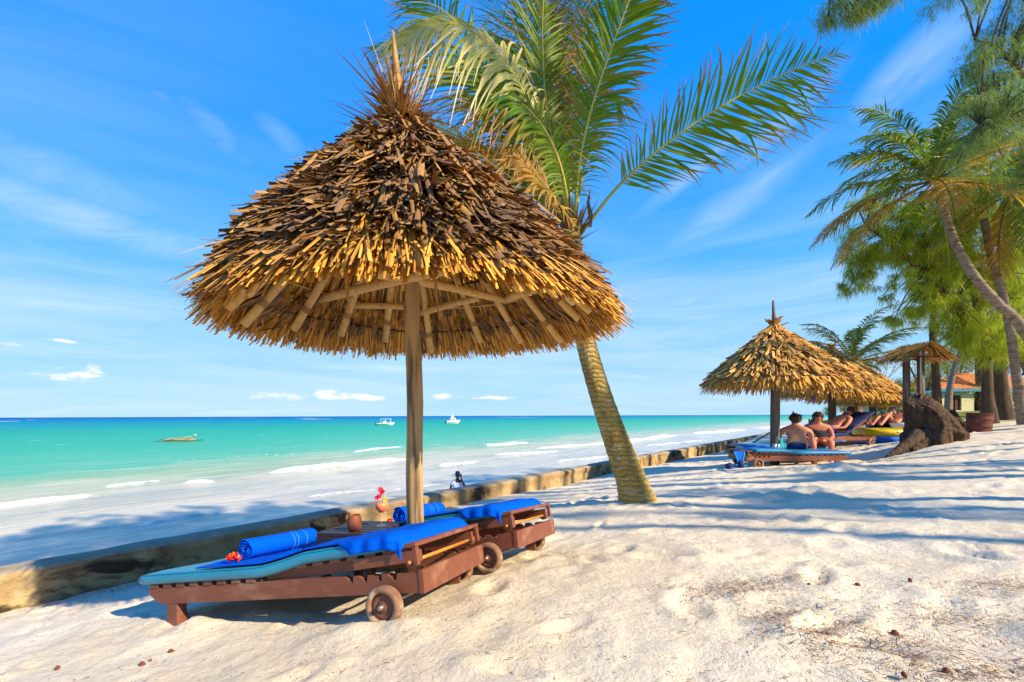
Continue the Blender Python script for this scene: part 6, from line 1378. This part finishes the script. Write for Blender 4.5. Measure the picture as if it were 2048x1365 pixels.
# little beached canoe bow beyond the second parasol
q = at(1652, 17, 850); ro = empty('canoe', (q.x, q.y, q.z), 'brown wooden canoe with a raised bow drawn up beyond the parasols', 'canoe')
hull = MB(); K = 14; n = 10; vs = []
for i in range(K):
    t = i / (K - 1); wv = .26 * math.sin(PI * min(max(t, .02), .98)) ** .6; zt = .42 + .5 * (1 - t) ** 5 + .2 * t ** 6
    for j in range(n): an = PI + PI * j / (n - 1); vs.append((t * 3.4 - .6, wv * math.cos(an), zt + (zt - .02) * math.sin(an) * .92))
hull.add(vs, [(i * n + j, (i + 1) * n + j, (i + 1) * n + j + 1, i * n + j + 1) for i in range(K - 1) for j in range(n - 1)]); o = hull.build('hull', M['greypole'], ro, True); sd__ = o.modifiers.new('s', 'SOLIDIFY'); sd__.thickness = .03
# bunting pennant under the first far parasol
q = P(1621, 792, 8.6); V_ = [(0, 0, 0), (.11, 0, 0), (.06, .0, -.17), (0, .006, 0), (.11, .006, 0), (.06, .006, -.17)]
o = rawmesh('pennant', V_, [(0, 1, 2), (5, 4, 3), (0, 3, 4, 1), (1, 4, 5, 2), (2, 5, 3, 0)], M['purple']); o.location = q; tag(o, 'small dark triangular pennant hanging from the thatch over the couple', 'pennant')

# ------------------------------------------------------------------ the man walking on the beach with a phone
YM = 17.4; q = P(915, 960, YM); gz = .42 - .043 * 7.2
ro = empty('person', (q.x, YM, gz), 'person in pale blue shirt and hat on the wet beach, phone at the ear', 'person'); ro.rotation_euler = (0, 0, math.radians(200))
f = Fig(); hip = f.n(0, 0, .92, (.16, .11)); f.chain(hip, [(0, 0, 1.08, (.14, .105)), (0, .01, 1.26, (.17, .115)), (0, 0, 1.38, (.16, .09)), (0, .0, 1.46, .06), (0, .02, 1.52, .058), (0, .03, 1.60, (.075, .088)), (0, .03, 1.67, (.074, .086)), (0, .02, 1.71, .05)])
s_ = f.n(-.19, 0, 1.36, .065, 3); w = f.chain(s_, [(-.26, .06, 1.20, .05), (-.28, .16, 1.10, .042), (-.18, .20, 1.32, .036), (-.10, .16, 1.54, .026)]); f.hand(w, (.1, 0, 1), (1, 0, 0), curl=.6)
s_ = f.n(.19, 0, 1.36, .065, 3); w = f.chain(s_, [(.25, -.02, 1.20, .05), (.27, -.03, 1.06, .042), (.26, .04, .86, .028)]); f.hand(w, (0, .1, -1), (-1, .2, 0))
for sg in (-1, 1): f.chain(hip, [(sg * .09, .02, .86, .10), (sg * .10, .05 * sg, .66, .085), (sg * .10, .10 * sg, .48, .062), (sg * .10, .08 * sg, .28, .052), (sg * .10, .06 * sg, .09, .034), (sg * .10, .06 * sg + .05, .04, .034), (sg * .10, .06 * sg + .14, .03, .028)])
skinned('body', f.p, f.e, 'skin_dark', ro)
M['shirt_blue'] = mat('shirt_blue', (.30, .46, .85), (.62, .72, .92), 26, .8, st=(.05, .05, 1)); M['shorts_white'] = mat('shorts_white', (.62, .64, .66), (.55, .58, .6), 8, .8)
f3 = Fig(); h3 = f3.n(0, 0, .93, (.20, .15)); f3.chain(h3, [(0, 0, 1.10, (.185, .145)), (0, .01, 1.29, (.215, .155)), (0, 0, 1.43, (.17, .115))]); [f3.chain(2, [(sg * .20, .0, 1.35, .082), (sg * .25, .02 if sg > 0 else .06, 1.24, .075)]) for sg in (-1, 1)]; skinned('shirt', f3.p, f3.e, 'shirt_blue', ro)
f4 = Fig(); h4 = f4.n(0, 0, .88, (.175, .125)); [f4.chain(h4, [(sg * .09, .03, .80, .118), (sg * .10, .05 * sg, .58, .10)]) for sg in (-1, 1)]; skinned('shorts', f4.p, f4.e, 'shorts_white', ro)
hat = MB(); hat.lathe([(.001, .12), (.06, .115), (.082, .09), (.088, .03), (.135, .012), (.14, .004), (.09, .0), (.001, .0)], 20); o = hat.build('hat', M['navy'], ro, True); o.location = (0, .02, 1.66)
face_parts(ro, Vector((0, .03, 1.60)), Matrix.Identity(4), 'skin_dark')
o = MB().box((-.115, .10, 1.55), (-.10, .17, 1.68)).build('phone', M['black'], None, bevel=.003); o.matrix_world = Matrix.Translation(ro.location) @ Matrix.Rotation(math.radians(200), 4, 'Z'); tag(o, 'dark phone held to the face of the person on the beach', 'phone')

# ------------------------------------------------------------------ boats
def hullmesh(L, B, D, bow=.35, n=12, K=18, flare=1.0):
    vs = []; 
    for i in range(K):
        t = i / (K - 1); wv = B / 2 * (1 - max(0, (t - .35) / .65) ** 2.4) * (.86 + .14 * min(1, t / .2)); wv = max(wv, .01); zt = D * (1 + bow * max(0, t - .3) ** 1.6); keel = -.25 * D * (1 - max(0, (t - .7) / .3) ** 2) + (D * .7 * max(0, (t - .75) / .25) ** 2)
        for j in range(n):
            s_ = j / (n - 1) * 2 - 1; a = abs(s_) ** .62; vs.append((t * L - L / 2 + (.10 * L * max(0, t - .8) * abs(s_)), math.copysign(wv * min(1, abs(s_) * 1.25 + .0), s_) if abs(s_) > 1e-6 else 0, keel + (zt - keel) * a ** 2.2))
    fs = [(i * n + j, (i + 1) * n + j, (i + 1) * n + j + 1, i * n + j + 1) for i in range(K - 1) for j in range(n - 1)] + [tuple(range(n - 1, -1, -1))]
    # deck
    fs += [(i * n, i * n + n - 1, (i + 1) * n + n - 1, (i + 1) * n) for i in range(K - 1)]
    return vs, fs
YB = 196; q = P(771, 852, YB)
ro = empty('motorboat', (q.x, YB, 0), 'white open motorboat with a flat white canopy, left of the parasol pole', 'motorboat'); ro.rotation_euler = (0, 0, .12)
vs, fs = hullmesh(7.4, 2.4, 1.05); rawmesh('hull', vs, fs, M['white'], ro)
for i in range(2): MB().box((-4.15, -.55 + i * .7, .1), (-3.6, -.15 + i * .7, 1.25)).build('outboard_motor', M['navy'], ro, bevel=.1)
MB().box((-.9, -.6, 1.0), (.3, .6, 1.9)).build('console', M['white'], ro, bevel=.1)
MB().box((-.5, -.55, 1.91), (.28, .55, 2.1)).build('windscreen', M['glass'], ro)
MB().box((-2.1, -1.0, 2.72), (2.5, 1.0, 2.86)).build('canopy', M['white'], ro, bevel=.04)
for x_ in (-1.8, .1, 2.1):
    for y_ in (-.85, .85): MB().tube([(x_, y_, 1.0), (x_ + .1, y_, 2.74)], .06, 6).build('canopy_pole', M['white'], ro)
MB().box((-3.3, -1.0, 1.02), (-2.5, 1.0, 1.35)).build('seat', M['navy'], ro, bevel=.05)
YB = 238; q = P(906, 848, YB)
ro = empty('fishing_boat', (q.x, YB, 0), 'white sport fishing boat with a raised bridge and antennas, right of the parasol pole', 'fishing boat'); ro.rotation_euler = (0, 0, .45)
vs, fs = hullmesh(7.6, 2.8, 1.5, .45); rawmesh('hull', vs, fs, M['white'], ro)
MB().prism([(-1.6, 1.4), (1.8, 1.4), (1.2, 2.5), (-1.4, 2.7)], -1.0, 1.0).build('cabin', M['white'], ro, bevel=.08)
MB().box((-1.1, -1.02, 1.95), (.9, 1.02, 2.35)).build('window', M['black'], ro)
MB().box((-1.9, -1.1, 2.72), (1.2, 1.1, 2.86)).build('bridge_deck', M['white'], ro, bevel=.04)
MB().prism([(-1.3, 2.87), (.5, 2.87), (.1, 3.8), (-.9, 4.3)], -.8, .8).build('bridge', M['white'], ro, bevel=.15)
for x_, y_, h_ in ((-.4, 0, 3.2), (.3, .5, 2.0), (-1.0, -.6, 2.4)): MB().tube([(x_, y_, 3.6), (x_ + .1, y_, 3.6 + h_)], [.05, .02], 5).build('antenna', M['white'], ro)
for s_ in (-1, 1): MB().tube([(-.5, s_ * 1.0, 2.8), (-2.6, s_ * 2.0, 5.2)], .035, 5).build('outrigger', M['white'], ro)
for i in range(2): MB().box((-4.3, -.6 + i * .75, .1), (-3.75, -.15 + i * .75, 1.6)).build('outboard_motor', M['white' if i else 'navy'], ro, bevel=.1)
YB = 74; q = P(360, 882, YB)
ro = empty('dhow', (q.x, YB, 0), 'long weathered wooden dhow hull without sail riding on the turquoise sea', 'wooden boat'); ro.rotation_euler = (0, 0, .10)
M['oldwood'] = mat('oldwood', (.62, .48, .26), (.46, .33, .17), 4, .8, st=(.3, 1, 3), c3=(.2, .12, .07), s3=2)
vs, fs = hullmesh(4.6, .95, .38, .5, flare=1); rawmesh('hull', vs, fs, M['oldwood'], ro)
MB().tube(catmull([(-2.2, .1, .40), (-.5, 0, .50), (1.2, -.1, .62), (2.35, -.05, 1.0)], 14), [.05, .055, .06, .06, .065, .07, .08, .09, .09, .10, .10, .11, .12, .13, .10], 8).build('yard', M['oldwood'], ro, True)
for s_, yo in ((1, 1.25), (-1, -1.25)):
    MB().tube(catmull([(-3.3, yo, .02), (-2, yo, .05), (1.5, yo, .08), (3.1, yo, .22)], 10), [.04, .07, .08, .08, .08, .08, .08, .08, .07, .06, .04], 8).build('outrigger_float', M['greypole'], ro, True)
for x_ in (-1.0, 1.3): MB().tube([(x_, -1.3, .18), (x_, 0, .50), (x_, 1.3, .18)], .035, 6).build('crossbeam', M['greypole'], ro)
MB().tube([(-2.2, 0, .4), (-2.9, .1, .30), (-3.4, .2, .05)], [.05, .04, .03], 6).build('rudder_pole', M['darkwood'], ro)
MB().ball((2.42, -.05, 1.03), (.14, .10, .10)).build('float_buoy', M['white'], ro, True)

# ------------------------------------------------------------------ litter on the sand
r_ = np.random.default_rng(12)
def scatter(n, pos, L, w, name, mt, label, cat, seed, flat=.25):
    r = np.random.default_rng(seed); xy = pos(r, n); z = G(xy[:, 0], xy[:, 1]); 
    a = r.uniform(0, 2 * PI, n); d = unit(np.stack([np.cos(a), np.sin(a), r.normal(0, flat, n)], -1)); s_ = np.linspace(0, 1, 4); LL = L * r.uniform(.4, 1.5, n)
    # height of the finished sand surface under each piece
    u = (xy - W0) @ DA; v = -((xy - W0) @ DS); i = np.clip(np.searchsorted(ga, u), 0, len(ga) - 1); j = np.clip(np.searchsorted(gs, v), 0, len(gs) - 1); z = GZ[i, j]
    b0 = np.stack([xy[:, 0], xy[:, 1], z + .004], -1); Pp = b0[:, None, :] + d[:, None, :] * (LL[:, None] * s_)[:, :, None]; Pp[:, :, 2] = z[:, None] + .003 + np.abs(r.normal(0, .005, n))[:, None] + .3 * LL[:, None] * np.sin(s_ * PI)[None, :] * r.random(n)[:, None] * .4
    Pp += np.stack([-np.sin(a), np.cos(a), 0 * a], -1)[:, None, :] * (r.normal(0, .2, n)[:, None] * LL[:, None] * s_ ** 2)[:, :, None]
    V_, Q_ = strips(Pp, unit(np.stack([-np.sin(a), np.cos(a), r.normal(0, .3, n)], -1)), np.full((n, 4), w) * np.array([.6, 1, 1, .4]) * r.uniform(.5, 1.5, n)[:, None], .3)
    o = quadmesh(name, V_, Q_, M[mt]); tag(o, label, cat, kind='stuff')
M['litter'] = mat('litter', (.30, .13, .05), (.16, .07, .03), 20, .9, rnd=(.5, .4, .35))
def blob(px, py, Yd, sx, sy): q = ray(px, py) * Yd; return q.x, q.y, sx, sy
BL = [blob(1580, 1250, 1.9, .22, .07), blob(1640, 1285, 1.75, .2, .05), blob(1910, 1225, 1.85, .2, .07), blob(1880, 1330, 1.46, .28, .08), blob(1750, 1290, 1.66, .22, .05), blob(1450, 1200, 2.2, .2, .05), blob(1960, 1320, 1.5, .25, .08), blob(1800, 1180, 2.15, .7, .4), blob(1540, 1185, 2.3, .25, .04), blob(2010, 1160, 2.1, .2, .05)]
def pos1(r, n):
    out = []
    for k in range(n): b_ = BL[r.integers(len(BL))]; out.append((b_[0] + r.normal(0, b_[2] * .75), b_[1] + r.normal(0, b_[3] * 1.1)))
    return np.array(out)
scatter(4300, pos1, .026, .0020, 'needle_litter', 'litter', 'brown casuarina needles and bark scattered on the sand at lower right', 'leaf litter', 1)
def pos2(r, n): Yd = 1.3 + 8 * r.random(n) ** 1.5; return np.stack([r.uniform(-1.05, 1.2, n) * Yd, Yd], -1)
scatter(4500, pos2, .018, .0024, 'dry_twigs', 'litter', 'small dry twigs and leaf bits strewn thinly over the sand', 'leaf litter', 2)
def pos3(r, n): a = r.uniform(-3, 4, n); s_ = np.abs(r.normal(0, .22, n)) + .06; return np.stack([W0[0] + DA[0] * a - DS[0] * s_, W0[1] + DA[1] * a - DS[1] * s_], -1)
scatter(900, pos3, .03, .003, 'wall_foot_litter', 'litter', 'dark leaf bits collected at the foot of the sea wall', 'leaf litter', 3)
# seaweed on the beach beyond the wall
r = np.random.default_rng(3); n = 2600; a = r.uniform(14, 60, n); s_ = 6.5 + 3.2 * r.random(n) + .8 * np.sin(a * .4); x = W0[0] + DA[0] * a + DS[0] * s_; y = W0[1] + DA[1] * a + DS[1] * s_; z = .42 - .043 * s_ + .05
d = unit(r.normal(size=(n, 3)) * np.array([1, 1, .15])); t_ = np.linspace(0, 1, 3); V_, Q_ = strips(np.stack([x, y, z], -1)[:, None, :] + d[:, None, :] * (r.uniform(.1, .5, n)[:, None] * t_)[:, :, None], unit(np.cross(d, [0, 0, 1.])), np.full((n, 3), .12))
tag(quadmesh('seaweed', V_, Q_, mat('seaweed', (.06, .03, .02), (.13, .07, .045), 4, .9, rnd=(.6, .5, .5))), 'dark brown seaweed washed up below the sea wall', 'seaweed', kind='stuff')
# casuarina cones and fallen leaves one can count
cone = MB(); 
for k in range(7): cone.lathe([(.001, -.010), (.008, -.006), (.010, 0), (.008, .006), (.001, .010)], 9) if k == 0 else cone.ball((.0075 * math.cos(k), .0075 * math.sin(k), (k - 3) * .0025), .004, None, 6, 4)
proto = cone.build('casuarina_cone', mat('cone', (.22, .07, .03), (.12, .045, .02), 60, .8), None, True)
spots = [(300, 1318, 'leftmost cone, nearest the lower left corner of the sand'), (342, 1300, 'round cone left of the near lounger leg'), (284, 1329, 'pale brown cone chip low on the left'), (115, 1341, 'tiny dark cone by the left bottom edge'), (1618, 1180, 'round cone alone above the needle litter'), (1715, 1176, 'round cone right of the one above the needle litter'), (1820, 1175, 'cone on clean sand far right of the needle litter'), (1790, 1272, 'cone at the edge of the brown needle patch'), (1892, 1350, 'cone near the bottom right edge'), (1808, 1361, 'large cone at the bottom edge of the sand')]
for i, (px, py, lb) in enumerate(spots):
    r = ray(px, py); t = 1.0
    for _ in range(60):
        p = r * t; h_ = g(p.x, p.y); dz_ = (p.z + CZ) - h_; t += dz_ / (-r.z) * .7
    p = r * t; u = (np.array([p.x, p.y]) - W0) @ DA; v = -((np.array([p.x, p.y]) - W0) @ DS); zz_ = GZ[min(np.searchsorted(ga, u), len(ga) - 1), min(np.searchsorted(gs, v), len(gs) - 1)]
    o = proto if i == 0 else proto.copy()
    if i: COL.objects.link(o)
    o.location = (p.x, p.y, zz_ + .006); s_ = random.uniform(.7, 1.2); o.scale = (s_,) * 3; o.rotation_euler = (random.uniform(0, 3), 1.2, random.uniform(0, 3)); tag(o, lb, 'cone', 'casuarina cones lying on the sand')
